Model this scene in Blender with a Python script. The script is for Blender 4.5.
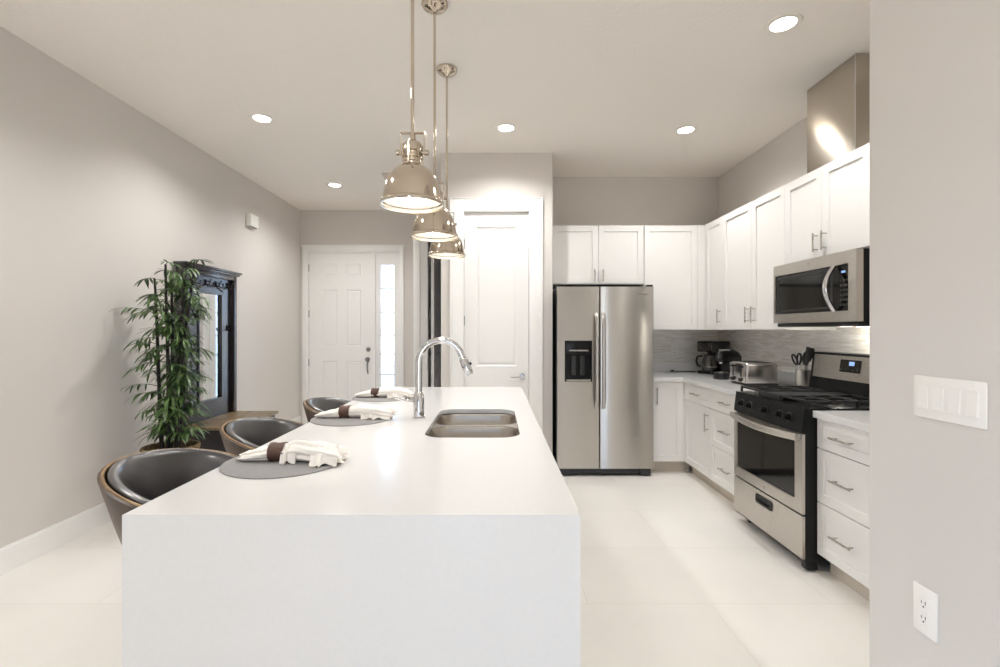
import bpy, bmesh, math, random
from mathutils import Vector, Matrix
from mathutils.geometry import tessellate_polygon
from math import pi, sin, cos, radians as R

sc = bpy.context.scene
for o in list(bpy.data.objects):
    bpy.data.objects.remove(o)
COL = sc.collection
random.seed(7)

# ------------------------------------------------------------------ camera
CH = 1.36                       # eye height
FPX = 475.0                     # focal length in pixels of the 1000 px frame
cam = bpy.data.cameras.new('camera')
camo = bpy.data.objects.new('camera', cam)
COL.objects.link(camo)
camo.location = (0, 0, CH)
camo.rotation_euler = (R(90), 0, 0)
cam.sensor_width = 36.0
cam.lens = 36.0 * FPX / 1000.0
cam.shift_x = 0.005
cam.shift_y = -0.0035
cam.clip_start = 0.02
cam.clip_end = 200
sc.camera = camo

# ------------------------------------------------------------------ world, sky
world = bpy.data.worlds.new('sky')
sc.world = world
world.use_nodes = True
wn = world.node_tree
wn.nodes.clear()
wo = wn.nodes.new('ShaderNodeOutputWorld')
wb = wn.nodes.new('ShaderNodeBackground')
wb.inputs['Strength'].default_value = 9.0
wtc = wn.nodes.new('ShaderNodeTexCoord')
wsp = wn.nodes.new('ShaderNodeSeparateXYZ')
wrp = wn.nodes.new('ShaderNodeValToRGB')          # sunlit pale ground below the horizon, hazy sky above
wmr = wn.nodes.new('ShaderNodeMapRange')
wmr.inputs['From Min'].default_value = -1.0
wrp.color_ramp.elements[0].position = 0.46
wrp.color_ramp.elements[0].color = (1.0, 0.945, 0.87, 1)
wrp.color_ramp.elements[1].position = 0.54
wrp.color_ramp.elements[1].color = (0.46, 0.68, 1.0, 1)
wn.links.new(wtc.outputs['Generated'], wsp.inputs[0])
wn.links.new(wsp.outputs['Z'], wmr.inputs['Value'])
wn.links.new(wmr.outputs[0], wrp.inputs['Fac'])
wn.links.new(wrp.outputs['Color'], wb.inputs['Color'])
wn.links.new(wb.outputs[0], wo.inputs[0])

# ------------------------------------------------------------------ exposure
sc.view_settings.view_transform = 'Standard'
sc.view_settings.look = 'None'
sc.view_settings.exposure = 0.17
sc.view_settings.gamma = 1.0
sc.view_settings.use_curve_mapping = False
sc.cycles.max_bounces = 12
sc.cycles.diffuse_bounces = 10
sc.cycles.glossy_bounces = 6
sc.cycles.transmission_bounces = 8
sc.cycles.sample_clamp_indirect = 6.0
sc.cycles.caustics_reflective = False
sc.cycles.caustics_refractive = False

# daylight entering through the glass wall at the living-room end, and the ceiling lamps
DOWNLIGHT_W = 78.0
PENDANT_W = 7.0
WARM = (1.0, 0.995, 0.982)
DAY = (0.95, 0.97, 1.0)

def lamp(name, typ, loc, power, color, rot=(0, 0, 0), **kw):
    l = bpy.data.lights.new(name, typ)
    l.energy = power
    l.color = color
    for k, v in kw.items():
        setattr(l, k, v)
    o = bpy.data.objects.new(name, l)
    COL.objects.link(o)
    o.location = loc
    o.rotation_euler = rot
    return o

def portal(name, loc, rot, sx, sy):
    o = lamp(name, 'AREA', loc, 1.0, DAY, rot, shape='RECTANGLE', size=sx, size_y=sy)
    o.data.cycles.is_portal = True
portal('portal_rear_window', (-0.45, -4.50, 1.06), (R(90), 0, 0), .88, 2.06)
portal('portal_added_window', (-2.75, -2.1, 1.35), (0, R(-90), 0), 1.48, 1.78)
portal('portal_sidelight', (-1.5245, 6.66, 1.35), (R(-90), 0, 0), .185, 1.86)

# ------------------------------------------------------------------ helpers
def lin(c):
    c = c / 255.0
    return c / 12.92 if c <= 0.04045 else ((c + 0.055) / 1.055) ** 2.4
def rgb(r, g, b):
    return (lin(r), lin(g), lin(b), 1.0)

def mat(name, color, rough=0.5, metal=0.0, bump=0.0, bscale=60.0, vary=0.0, vscale=4.0, spec=0.5, coat=0.0,
        emit=None, estr=0.0, stretch=None, rvary=0.0):
    m = bpy.data.materials.new(name)
    m.use_nodes = True
    nt = m.node_tree
    b = nt.nodes['Principled BSDF']
    b.inputs['Base Color'].default_value = color
    b.inputs['Roughness'].default_value = rough
    b.inputs['Metallic'].default_value = metal
    b.inputs['Specular IOR Level'].default_value = spec
    if coat:
        b.inputs['Coat Weight'].default_value = coat
        b.inputs['Coat Roughness'].default_value = 0.08
    if emit:
        b.inputs['Emission Color'].default_value = emit
        b.inputs['Emission Strength'].default_value = estr
    tc = nt.nodes.new('ShaderNodeTexCoord')
    src = tc.outputs['Object']
    if stretch:
        mp = nt.nodes.new('ShaderNodeMapping')
        mp.inputs['Scale'].default_value = stretch
        nt.links.new(src, mp.inputs['Vector'])
        src = mp.outputs['Vector']
    if vary:
        n = nt.nodes.new('ShaderNodeTexNoise')
        n.inputs['Scale'].default_value = vscale
        n.inputs['Detail'].default_value = 4
        nt.links.new(src, n.inputs['Vector'])
        cr = nt.nodes.new('ShaderNodeValToRGB')
        c0 = [max(0, x * (1 - vary)) for x in color[:3]]
        c1 = [min(1, x * (1 + vary)) for x in color[:3]]
        cr.color_ramp.elements[0].position = 0.3
        cr.color_ramp.elements[1].position = 0.7
        cr.color_ramp.elements[0].color = (*c0, 1)
        cr.color_ramp.elements[1].color = (*c1, 1)
        nt.links.new(n.outputs['Fac'], cr.inputs['Fac'])
        nt.links.new(cr.outputs['Color'], b.inputs['Base Color'])
    if rvary:
        n = nt.nodes.new('ShaderNodeTexNoise')
        n.inputs['Scale'].default_value = bscale
        nt.links.new(src, n.inputs['Vector'])
        mr = nt.nodes.new('ShaderNodeMapRange')
        mr.inputs['To Min'].default_value = rough - rvary
        mr.inputs['To Max'].default_value = rough + rvary
        nt.links.new(n.outputs['Fac'], mr.inputs['Value'])
        nt.links.new(mr.outputs['Result'], b.inputs['Roughness'])
    if bump:
        n = nt.nodes.new('ShaderNodeTexNoise')
        n.inputs['Scale'].default_value = bscale
        n.inputs['Detail'].default_value = 5
        nt.links.new(src, n.inputs['Vector'])
        bp = nt.nodes.new('ShaderNodeBump')
        bp.inputs['Strength'].default_value = bump
        bp.inputs['Distance'].default_value = 0.01
        nt.links.new(n.outputs['Fac'], bp.inputs['Height'])
        nt.links.new(bp.outputs['Normal'], b.inputs['Normal'])
    return m

class MB:
    """collects shapes into one mesh; coordinates are metres in the room"""
    def __init__(s):
        s.bm = bmesh.new()
    def _merge(s, b2, M=None):
        if M is not None:
            b2.transform(M)
        me = bpy.data.meshes.new('tmp')
        b2.to_mesh(me)
        b2.free()
        s.bm.from_mesh(me)
        bpy.data.meshes.remove(me)
        return s
    def box(s, x0, x1, y0, y1, z0, z1, bev=0.0, seg=2, M=None):
        b = bmesh.new()
        r = bmesh.ops.create_cube(b, size=1.0)
        for v in b.verts:
            v.co = Vector(((x0 + x1) / 2 + v.co.x * (x1 - x0), (y0 + y1) / 2 + v.co.y * (y1 - y0), (z0 + z1) / 2 + v.co.z * (z1 - z0)))
        if bev > 0:
            bmesh.ops.bevel(b, geom=list(b.edges), offset=bev, segments=seg, profile=0.5, affect='EDGES')
        bmesh.ops.recalc_face_normals(b, faces=b.faces)
        return s._merge(b, M)
    def cyl(s, p0, p1, r0, r1=None, seg=20, caps=True):
        r1 = r0 if r1 is None else r1
        p0, p1 = Vector(p0), Vector(p1)
        d = p1 - p0
        b = bmesh.new()
        bmesh.ops.create_cone(b, cap_ends=caps, cap_tris=False, segments=seg, radius1=r0, radius2=r1, depth=d.length)
        q = Vector((0, 0, 1)).rotation_difference(d.normalized())
        return s._merge(b, Matrix.Translation((p0 + p1) / 2) @ q.to_matrix().to_4x4())
    def lathe(s, prof, c=(0, 0, 0), axis='Z', seg=40, close=False):
        """prof: list of (radius, height)"""
        b = bmesh.new()
        rings = []
        for (r, h) in prof:
            if r < 1e-6:
                rings.append([b.verts.new((0, 0, h))])
            else:
                rings.append([b.verts.new((r * cos(2 * pi * k / seg), r * sin(2 * pi * k / seg), h)) for k in range(seg)])
        n = len(rings)
        for i in range(n if close else n - 1):
            A, B = rings[i], rings[(i + 1) % n]
            for k in range(seg):
                k2 = (k + 1) % seg
                if len(A) == 1 and len(B) == 1:
                    continue
                if len(A) == 1:
                    b.faces.new((A[0], B[k2], B[k]))
                elif len(B) == 1:
                    b.faces.new((A[k], A[k2], B[0]))
                else:
                    b.faces.new((A[k], A[k2], B[k2], B[k]))
        bmesh.ops.recalc_face_normals(b, faces=b.faces)
        rot = Matrix.Identity(4)
        if axis == 'X':
            rot = Matrix.Rotation(pi / 2, 4, 'Y')
        elif axis == '-X':
            rot = Matrix.Rotation(-pi / 2, 4, 'Y')
        elif axis == '-Y':
            rot = Matrix.Rotation(pi / 2, 4, 'X')
        return s._merge(b, Matrix.Translation(c) @ rot)
    def tube(s, pts, r, seg=12, caps=True, flat=None):
        """r: number or list; flat: (normal vector, factor) squashes the section"""
        pts = [Vector(p) for p in pts]
        n = len(pts)
        rs = r if isinstance(r, (list, tuple)) else [r] * n
        b = bmesh.new()
        rings = []
        up = None
        for i, p in enumerate(pts):
            t = (pts[min(i + 1, n - 1)] - pts[max(i - 1, 0)]).normalized()
            if up is None:
                a = Vector((0, 0, 1)) if abs(t.z) < 0.9 else Vector((1, 0, 0))
                up = (a - t * a.dot(t)).normalized()
            else:
                up = (up - t * up.dot(t)).normalized()
            sd = t.cross(up)
            ring = []
            for k in range(seg):
                off = up * (cos(2 * pi * k / seg) * rs[i]) + sd * (sin(2 * pi * k / seg) * rs[i])
                if flat:
                    nv = Vector(flat[0])
                    off -= nv * off.dot(nv) * (1 - flat[1])
                ring.append(b.verts.new(p + off))
            rings.append(ring)
        for i in range(n - 1):
            for k in range(seg):
                k2 = (k + 1) % seg
                b.faces.new((rings[i][k], rings[i][k2], rings[i + 1][k2], rings[i + 1][k]))
        if caps:
            b.faces.new(rings[0][::-1])
            b.faces.new(rings[-1])
        bmesh.ops.recalc_face_normals(b, faces=b.faces)
        return s._merge(b)
    def prism(s, poly, holes, z0, z1, f=None):
        """polygon (u,v) with holes, extruded along w from z0 to z1; f maps (u,v,w) to room xyz"""
        f = f or (lambda u, v, w: (u, v, w))
        b = bmesh.new()
        loops = [poly] + list(holes)
        tri = tessellate_polygon([[Vector((p[0], p[1], 0)) for p in l] for l in loops])
        flat = [p for l in loops for p in l]
        lo = [b.verts.new(f(p[0], p[1], z0)) for p in flat]
        hi = [b.verts.new(f(p[0], p[1], z1)) for p in flat]
        for t in tri:
            try:
                b.faces.new([hi[i] for i in t])
                b.faces.new([lo[i] for i in reversed(t)])
            except ValueError:
                pass
        k = 0
        for l in loops:
            n = len(l)
            for i in range(n):
                a, c = k + i, k + (i + 1) % n
                try:
                    b.faces.new((lo[a], lo[c], hi[c], hi[a]))
                except ValueError:
                    pass
            k += n
        bmesh.ops.recalc_face_normals(b, faces=b.faces)
        bmesh.ops.dissolve_limit(b, angle_limit=0.01, verts=b.verts, edges=b.edges)
        return s._merge(b)
    def grid(s, fn, nu, nv, thick=0.0, close_u=False):
        """surface fn(i/nu, j/nv) -> xyz, optionally thickened along its normals"""
        b = bmesh.new()
        V = [[b.verts.new(fn(i / nu, j / nv)) for j in range(nv + 1)] for i in range(nu + (0 if close_u else 1))]
        m = len(V)
        for i in range(nu):
            for j in range(nv):
                b.faces.new((V[i][j], V[(i + 1) % m][j], V[(i + 1) % m][j + 1], V[i][j + 1]))
        bmesh.ops.recalc_face_normals(b, faces=b.faces)
        if thick:
            b.normal_update()
            bmesh.ops.solidify(b, geom=list(b.faces), thickness=thick)
            bmesh.ops.recalc_face_normals(b, faces=b.faces)
        return s._merge(b)
    def panel(s, U, V, cells, th, f, steps=((0.012, -0.008),), bev=0.0):
        """slab in (u,v,w) with front face at w=th cut at U,V; listed cells get inset and pushed in"""
        b = bmesh.new()
        F = [[b.verts.new((u, v, th)) for v in V] for u in U]
        K = [[b.verts.new((u, v, 0)) for v in V] for u in U]
        nu, nv = len(U), len(V)
        sel = []
        for i in range(nu - 1):
            for j in range(nv - 1):
                fc = b.faces.new((F[i][j], F[i + 1][j], F[i + 1][j + 1], F[i][j + 1]))
                if (i, j) in cells:
                    sel.append(fc)
                b.faces.new((K[i][j], K[i][j + 1], K[i + 1][j + 1], K[i + 1][j]))
        for i in range(nu - 1):
            b.faces.new((F[i][0], K[i][0], K[i + 1][0], F[i + 1][0]))
            b.faces.new((F[i][-1], F[i + 1][-1], K[i + 1][-1], K[i][-1]))
        for j in range(nv - 1):
            b.faces.new((F[0][j], F[0][j + 1], K[0][j + 1], K[0][j]))
            b.faces.new((F[-1][j], K[-1][j], K[-1][j + 1], F[-1][j + 1]))
        b.normal_update()
        for (ins, dep) in steps:
            bmesh.ops.inset_individual(b, faces=sel, thickness=max(ins, 1e-4), depth=0)
            vs = set(v for fc in sel for v in fc.verts)
            for v in vs:
                v.co.z += dep
        for v in b.verts:
            v.co = Vector(f(*v.co))
        bmesh.ops.recalc_face_normals(b, faces=b.faces)
        return s._merge(b)
    def build(s, name, m, parent=None, smooth=35, mods=None):
        me = bpy.data.meshes.new(name)
        L = wloc(parent)
        if L.length > 0:
            bmesh.ops.translate(s.bm, verts=s.bm.verts, vec=-L)
        s.bm.to_mesh(me)
        s.bm.free()
        if isinstance(m, (list, tuple)):
            for x in m:
                me.materials.append(x)
        else:
            me.materials.append(m)
        if smooth:
            me.shade_smooth()
            me.set_sharp_from_angle(angle=R(smooth))
        o = bpy.data.objects.new(name, me)
        COL.objects.link(o)
        o.parent = parent
        return o

def wloc(p):
    v = Vector((0, 0, 0))
    while p is not None:
        v += p.location
        p = p.parent
    return v

def tag(o, label, cat, group=None, kind=None):
    if label: o['label'] = label
    if cat: o['category'] = cat
    if group: o['group'] = group
    if kind: o['kind'] = kind
    return o
def thing(name, loc, label, cat, group=None):
    o = bpy.data.objects.new(name, None)
    o.empty_display_size = 0.1
    COL.objects.link(o)
    o.location = loc
    return tag(o, label, cat, group)
def struct(o, label=None, cat=None):
    o['kind'] = 'structure'
    if label: o['label'] = label
    if cat: o['category'] = cat
    return o
def copy_tree(o, parent=None):
    c = o.copy()
    COL.objects.link(c)
    c.parent = parent
    for ch in [x for x in bpy.data.objects if x.parent == o]:
        copy_tree(ch, c)
    return c
# face frames: u along the face, v up, w out of the face
def face_y(Y0):            # faces the camera (-Y)
    return lambda u, v, w: (u, Y0 - w, v)
def face_x(X0):            # faces -X
    return lambda u, v, w: (X0 - w, u, v)
def face_px(X0):           # faces +X
    return lambda u, v, w: (X0 + w, u, v)
def rrect(x0, x1, y0, y1, r, n=8):
    pts = []
    for (cx, cy, a0) in ((x1 - r, y0 + r, -90), (x1 - r, y1 - r, 0), (x0 + r, y1 - r, 90), (x0 + r, y0 + r, 180)):
        for k in range(n + 1):
            a = R(a0 + 90 * k / n)
            pts.append((cx + r * cos(a), cy + r * sin(a)))
    return pts

# ------------------------------------------------------------------ materials
M_wall = mat('greige wall paint', rgb(214, 209, 204), 0.85, bump=0.06, bscale=180, spec=0.25)
M_ceil = mat('ceiling paint', rgb(241, 236, 229), 0.9, bump=0.18, bscale=45, spec=0.2)
M_trim = mat('white trim paint', rgb(240, 239, 237), 0.4, bump=0.01, bscale=40)
M_door = mat('white door paint', rgb(239, 238, 236), 0.45, bump=0.015, bscale=90)
M_cab = mat('white cabinet lacquer', rgb(231, 229, 226), 0.38, bump=0.006, bscale=60)
M_quartz = mat('white quartz', rgb(217, 216, 215), 0.16, vary=0.012, vscale=90, coat=0.15)
M_kick = mat('toe kick board', rgb(196, 186, 172), 0.6, vary=0.05)
def brushed(m, an=0.75, rot=0.0):
    nt = m.node_tree
    b = nt.nodes['Principled BSDF']
    b.inputs['Anisotropic'].default_value = an
    b.inputs['Anisotropic Rotation'].default_value = rot
    tg = nt.nodes.new('ShaderNodeTangent')
    tg.direction_type = 'RADIAL'
    tg.axis = 'Z'
    nt.links.new(tg.outputs[0], b.inputs['Tangent'])
    return m
M_steel = mat('brushed stainless steel', rgb(190, 186, 180), 0.30, 1.0, bscale=24, stretch=(60, 60, 1.5), rvary=0.03)
M_steelh = mat('brushed stainless steel horizontal grain', rgb(198, 193, 186), 0.28, 1.0, bscale=24, stretch=(60, 1.5, 60), rvary=0.03)
M_sink = mat('satin sink steel', rgb(178, 170, 160), 0.3, 1.0, bump=0.01, bscale=50, rvary=0.06)
M_duct = mat('polished duct steel', rgb(196, 188, 176), 0.20, 1.0, bscale=8, rvary=0.02)
brushed(M_steel, .8, 0.25)
brushed(M_duct, .85, 0.25)
M_chrome = mat('polished chrome', rgb(222, 222, 224), 0.06, 1.0, rvary=0.01, bscale=20)
M_nickel = mat('polished nickel', rgb(206, 194, 178), 0.09, 1.0, rvary=0.03, bscale=30)
M_pull = mat('brushed nickel pull', rgb(186, 181, 172), 0.28, 1.0, rvary=0.05)
M_black = mat('black enamel', rgb(11, 11, 12), 0.28, vary=0.15, vscale=20, spec=0.3)
M_blackp = mat('black plastic', rgb(20, 20, 21), 0.42, bump=0.02, bscale=200)
M_dark = mat('dark grey casing', rgb(46, 46, 47), 0.5, bump=0.03, bscale=150)
M_iron = mat('cast iron', rgb(24, 24, 25), 0.55, bump=0.1, bscale=200)
M_glassb = mat('dark oven glass', rgb(14, 13, 12), 0.07, vary=0.1, vscale=5, spec=0.4, coat=0.1)
M_leather = mat('black leather', rgb(36, 33, 34), 0.32, spec=0.7, bump=0.03, bscale=260, vary=0.08, vscale=12)
M_mat = mat('grey woven placemat', rgb(150, 148, 147), 0.85, bump=0.5, bscale=420, vary=0.12, vscale=300)
M_linen = mat('ivory napkin linen', rgb(238, 233, 226), 0.9, bump=0.2, bscale=160, vary=0.03)
M_ring = mat('brown leather ring', rgb(84, 56, 44), 0.5, bump=0.15, bscale=120, vary=0.25, vscale=25)
M_espresso = mat('espresso wood with blue sheen tint', rgb(27, 21, 27), 0.26, bump=0.03, bscale=10, vary=0.2, vscale=10, stretch=(8, 8, 1), coat=0.3)  # blue daylight sheen mixed into the dark espresso base colour
for m_, w_, r_ in ((M_espresso, .9, .3), (M_leather, 1.0, .2)):
    m_.node_tree.nodes['Principled BSDF'].inputs['Coat Weight'].default_value = w_
    m_.node_tree.nodes['Principled BSDF'].inputs['Coat Roughness'].default_value = r_
M_cane = mat('dark cane', rgb(30, 25, 20), 0.5, bump=0.15, bscale=60, vary=0.35, vscale=18)
M_soil = mat('planter moss', rgb(72, 58, 40), 0.95, bump=0.8, bscale=60, vary=0.3, vscale=40)
M_plastic = mat('white switch plastic', rgb(240, 237, 232), 0.35, bump=0.01, bscale=30)
M_slot = mat('socket slots', rgb(60, 56, 52), 0.6, vary=0.1)
M_lamp = mat('lamp diffuser', (1, 0.95, 0.86, 1), 0.5, emit=(1.0, 0.93, 0.82, 1), estr=16.0, vary=0.01)
M_bulb = mat('pendant diffuser', (1, 0.95, 0.86, 1), 0.5, emit=(1.0, 0.93, 0.80, 1), estr=5.0, vary=0.01)
M_white_in = mat('white enamel lining', rgb(238, 234, 226), 0.5, vary=0.01)
M_disp = mat('blue lit display', rgb(20, 40, 90), 0.3, emit=(0.35, 0.55, 1.0, 1), estr=0.9, vary=0.02)
M_mirror = mat('mirror glass', rgb(228, 230, 232), 0.015, 1.0, rvary=0.005, bscale=3)
M_ground = mat('outdoor paving', rgb(196, 196, 190), 0.9, vary=0.1, vscale=1.5, bump=0.2, bscale=20)
M_hedge = mat('outdoor hedge green', rgb(96, 118, 86), 0.9, vary=0.35, vscale=6, bump=0.8, bscale=8)
M_darkroom = mat('dark room paint tinted for blue light', rgb(140, 144, 164), 0.9, vary=0.05)  # bluish light of the dark room put into the paint colour
M_hinge = mat('hinge steel', rgb(150, 148, 146), 0.35, 1.0, rvary=0.05)
M_toast = mat('toaster steel', rgb(200, 197, 193), 0.24, 1.0, bump=0.01, bscale=20, rvary=0.04)

def wood_mat(name, c0, c1, scale, rough, axis):
    m = bpy.data.materials.new(name)
    m.use_nodes = True
    nt = m.node_tree
    b = nt.nodes['Principled BSDF']
    b.inputs['Roughness'].default_value = rough
    tc = nt.nodes.new('ShaderNodeTexCoord')
    mp = nt.nodes.new('ShaderNodeMapping')
    mp.inputs['Scale'].default_value = axis
    nt.links.new(tc.outputs['Object'], mp.inputs['Vector'])
    n = nt.nodes.new('ShaderNodeTexNoise')
    n.inputs['Scale'].default_value = scale
    n.inputs['Detail'].default_value = 8
    n.inputs['Distortion'].default_value = 0.6
    nt.links.new(mp.outputs[0], n.inputs['Vector'])
    cr = nt.nodes.new('ShaderNodeValToRGB')
    cr.color_ramp.elements[0].position = 0.35
    cr.color_ramp.elements[1].position = 0.68
    cr.color_ramp.elements[0].color = c0
    cr.color_ramp.elements[1].color = c1
    nt.links.new(n.outputs['Fac'], cr.inputs['Fac'])
    nt.links.new(cr.outputs['Color'], b.inputs['Base Color'])
    return m
M_walnut = wood_mat('walnut veneer', rgb(48, 36, 28), rgb(94, 72, 54), 5, 0.4, (6, 6, 1.2))
M_plyedge = wood_mat('plywood edge', rgb(120, 92, 62), rgb(168, 136, 98), 20, 0.45, (1, 1, 1))
M_bench = wood_mat('olive brown bench wood', rgb(98, 82, 58), rgb(146, 124, 90), 4, 0.38, (8, 1.2, 8))
M_basket = wood_mat('woven basket', rgb(88, 70, 46), rgb(150, 124, 84), 40, 0.8, (1, 1, 2))

def leaf_mat():
    m = bpy.data.materials.new('palm leaf')
    m.use_nodes = True
    nt = m.node_tree
    b = nt.nodes['Principled BSDF']
    b.inputs['Roughness'].default_value = 0.42
    tc = nt.nodes.new('ShaderNodeTexCoord')
    n = nt.nodes.new('ShaderNodeTexNoise')
    n.inputs['Scale'].default_value = 9
    nt.links.new(tc.outputs['Object'], n.inputs['Vector'])
    cr = nt.nodes.new('ShaderNodeValToRGB')
    cr.color_ramp.elements[0].position = 0.32
    cr.color_ramp.elements[1].position = 0.68
    cr.color_ramp.elements[0].color = rgb(32, 52, 27)
    cr.color_ramp.elements[1].color = rgb(104, 134, 76)
    nt.links.new(n.outputs['Fac'], cr.inputs['Fac'])
    nt.links.new(cr.outputs['Color'], b.inputs['Base Color'])
    return m
M_leaf = leaf_mat()

def tile_mat(name, c0, c1, grout, bw, bh, mortar, rough, axes, offset=0.5, noise=0.0, loc=(0, 0, 0), bump=0.15):
    m = bpy.data.materials.new(name)
    m.use_nodes = True
    nt = m.node_tree
    b = nt.nodes['Principled BSDF']
    b.inputs['Roughness'].default_value = rough
    tc = nt.nodes.new('ShaderNodeTexCoord')
    sp = nt.nodes.new('ShaderNodeSeparateXYZ')
    nt.links.new(tc.outputs['Object'], sp.inputs[0])
    cb = nt.nodes.new('ShaderNodeCombineXYZ')
    nt.links.new(sp.outputs[axes[0]], cb.inputs[0])
    nt.links.new(sp.outputs[axes[1]], cb.inputs[1])
    mp = nt.nodes.new('ShaderNodeMapping')
    mp.inputs['Location'].default_value = loc
    nt.links.new(cb.outputs[0], mp.inputs['Vector'])
    br = nt.nodes.new('ShaderNodeTexBrick')
    br.offset = offset
    br.inputs['Scale'].default_value = 1.0
    br.inputs['Brick Width'].default_value = bw
    br.inputs['Row Height'].default_value = bh
    br.inputs['Mortar Size'].default_value = mortar
    br.inputs['Mortar Smooth'].default_value = 0.2
    br.inputs['Bias'].default_value = 0.0
    br.inputs['Color1'].default_value = c0
    br.inputs['Color2'].default_value = c1
    br.inputs['Mortar'].default_value = grout
    nt.links.new(mp.outputs[0], br.inputs['Vector'])
    out = br.outputs['Color']
    if noise:
        n = nt.nodes.new('ShaderNodeTexNoise')
        n.inputs['Scale'].default_value = 2.2
        n.inputs['Detail'].default_value = 6
        nt.links.new(tc.outputs['Object'], n.inputs['Vector'])
        mr = nt.nodes.new('ShaderNodeMapRange')
        mr.inputs['To Min'].default_value = 1 - noise
        mr.inputs['To Max'].default_value = 1 + noise
        nt.links.new(n.outputs['Fac'], mr.inputs['Value'])
        mx = nt.nodes.new('ShaderNodeVectorMath')
        mx.operation = 'SCALE'
        nt.links.new(out, mx.inputs[0])
        nt.links.new(mr.outputs['Result'], mx.inputs['Scale'])
        out = mx.outputs[0]
    nt.links.new(out, b.inputs['Base Color'])
    bp = nt.nodes.new('ShaderNodeBump')
    bp.invert = True
    bp.inputs['Strength'].default_value = bump
    bp.inputs['Distance'].default_value = 0.002
    nt.links.new(br.outputs['Fac'], bp.inputs['Height'])
    nt.links.new(bp.outputs['Normal'], b.inputs['Normal'])
    return m
M_floor = tile_mat('large cream porcelain tile', rgb(229, 225, 219), rgb(233, 229, 224), rgb(222, 216, 208), 1.22, 0.61, 0.003, 0.3, (0, 1), 0.5, 0.07, (0.15, 0.08, 0), 0.05)
M_mosA = tile_mat('linear stone mosaic side', rgb(226, 220, 211), rgb(249, 247, 243), rgb(238, 234, 228), 0.11, 0.016, 0.0012, 0.25, (1, 2), 0.37, 0.08)
M_mosB = tile_mat('linear stone mosaic back', rgb(226, 220, 211), rgb(249, 247, 243), rgb(238, 234, 228), 0.11, 0.016, 0.0012, 0.25, (0, 2), 0.37, 0.08)

def glass_mat():
    m = bpy.data.materials.new('clear window glass')
    m.use_nodes = True
    nt = m.node_tree
    nt.nodes.clear()
    out = nt.nodes.new('ShaderNodeOutputMaterial')
    mix = nt.nodes.new('ShaderNodeMixShader')
    tr = nt.nodes.new('ShaderNodeBsdfTransparent')
    tr.inputs['Color'].default_value = (0.95, 0.98, 1, 1)
    gl = nt.nodes.new('ShaderNodeBsdfGlossy')
    gl.inputs['Roughness'].default_value = 0.02
    fr = nt.nodes.new('ShaderNodeFresnel')
    fr.inputs['IOR'].default_value = 1.3
    nt.links.new(fr.outputs[0], mix.inputs[0])
    nt.links.new(tr.outputs[0], mix.inputs[1])
    nt.links.new(gl.outputs[0], mix.inputs[2])
    nt.links.new(mix.outputs[0], out.inputs['Surface'])
    return m
M_glass = glass_mat()
def clearglass():
    m = bpy.data.materials.new('carafe glass')
    m.use_nodes = True
    b = m.node_tree.nodes['Principled BSDF']
    b.inputs['Base Color'].default_value = (0.06, 0.055, 0.05, 1)
    b.inputs['Roughness'].default_value = 0.04
    b.inputs['Coat Weight'].default_value = 0.6
    n = m.node_tree.nodes.new('ShaderNodeTexNoise')
    n.inputs['Scale'].default_value = 6
    return m
M_carafe = clearglass()

# ================================================================== THE SETTING
ZC = 3.05
XL, XR = -2.75, 2.47
YE, YB, YP = 6.70, 5.25, 4.535      # entry wall, kitchen back wall, pantry front
YH = 5.70                           # hall wall beside the foyer
YR = -4.5
struct(MB().box(XL - .12, XR + .12, YR - .12, YE + .12, -0.12, 0).build('floor', M_floor, smooth=0), 'large cream porcelain tiles on the floor', 'floor')
struct(MB().box(XL - .12, XR + .12, YR - .12, YE + .12, ZC, ZC + .12).build('ceiling', M_ceil, smooth=0), 'off-white textured ceiling', 'ceiling')
struct(MB().prism([(YR - .12, 0), (YE + .12, 0), (YE + .12, ZC), (YR - .12, ZC)], [[(-3.0, .6), (-1.2, .6), (-1.2, 2.1), (-3.0, 2.1)]], 0, .12, face_x(XL)).build('wall_left', M_wall, smooth=0), 'long greige wall on the left', 'wall')
# entry wall with the opening of the front door and its sidelight
DX0, DX1, DZ = -2.655, -1.335, 2.475
struct(MB().prism([(XL - .12, 0), (DX0, 0), (DX0, DZ), (DX1, DZ), (DX1, 0), (-.95, 0), (-.95, ZC), (XL - .12, ZC)], [], -0.12, 0, face_y(YE)).build('wall_entry', M_wall, smooth=0), 'greige wall around the front door', 'wall')
# kitchen back wall and right wall
struct(MB().box(.549, XR + .12, YB, YB + .12, 0, ZC).build('wall_back', M_wall, smooth=0), 'greige wall above the refrigerator', 'wall')
struct(MB().box(XR, XR + .12, 1.537, YB, 0, ZC).build('wall_right', M_wall, smooth=0), 'greige wall above the right-hand cabinets', 'wall')
# foreground wall, whose end cuts off the kitchen on the right
struct(MB().box(1.21, XR + .12, YR, 1.537, 0, ZC, 0.004).build('wall_foreground', M_wall, smooth=0), 'greige foreground wall with light switches and socket', 'wall')
# pantry block
PX0, PX1 = -0.515, 0.549
PD0, PD1, PDZ = -0.305, 0.330, 2.492
struct(MB().prism([(PX0, 0), (PD0, 0), (PD0, PDZ), (PD1, PDZ), (PD1, 0), (PX1, 0), (PX1, ZC), (PX0, ZC)], [], -0.11, 0, face_y(YP)).build('wall_pantry', M_wall, smooth=0), 'pale wall around the tall pantry door', 'wall')
struct(MB().box(PX1 - .10, PX1, YP + .11, YB + .12, 0, ZC).build('wall_pantry_right', M_wall, smooth=0), 'pantry side wall beside the refrigerator', 'wall')
struct(MB().box(PX0, PX0 + .10, YP + .11, 5.0, 0, ZC).box(PX0 + .1, PX1 - .1, 4.92, 5.0, 0, ZC).build('wall_pantry_left', M_wall, smooth=0), 'pantry side wall along the hall', 'wall')
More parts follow.
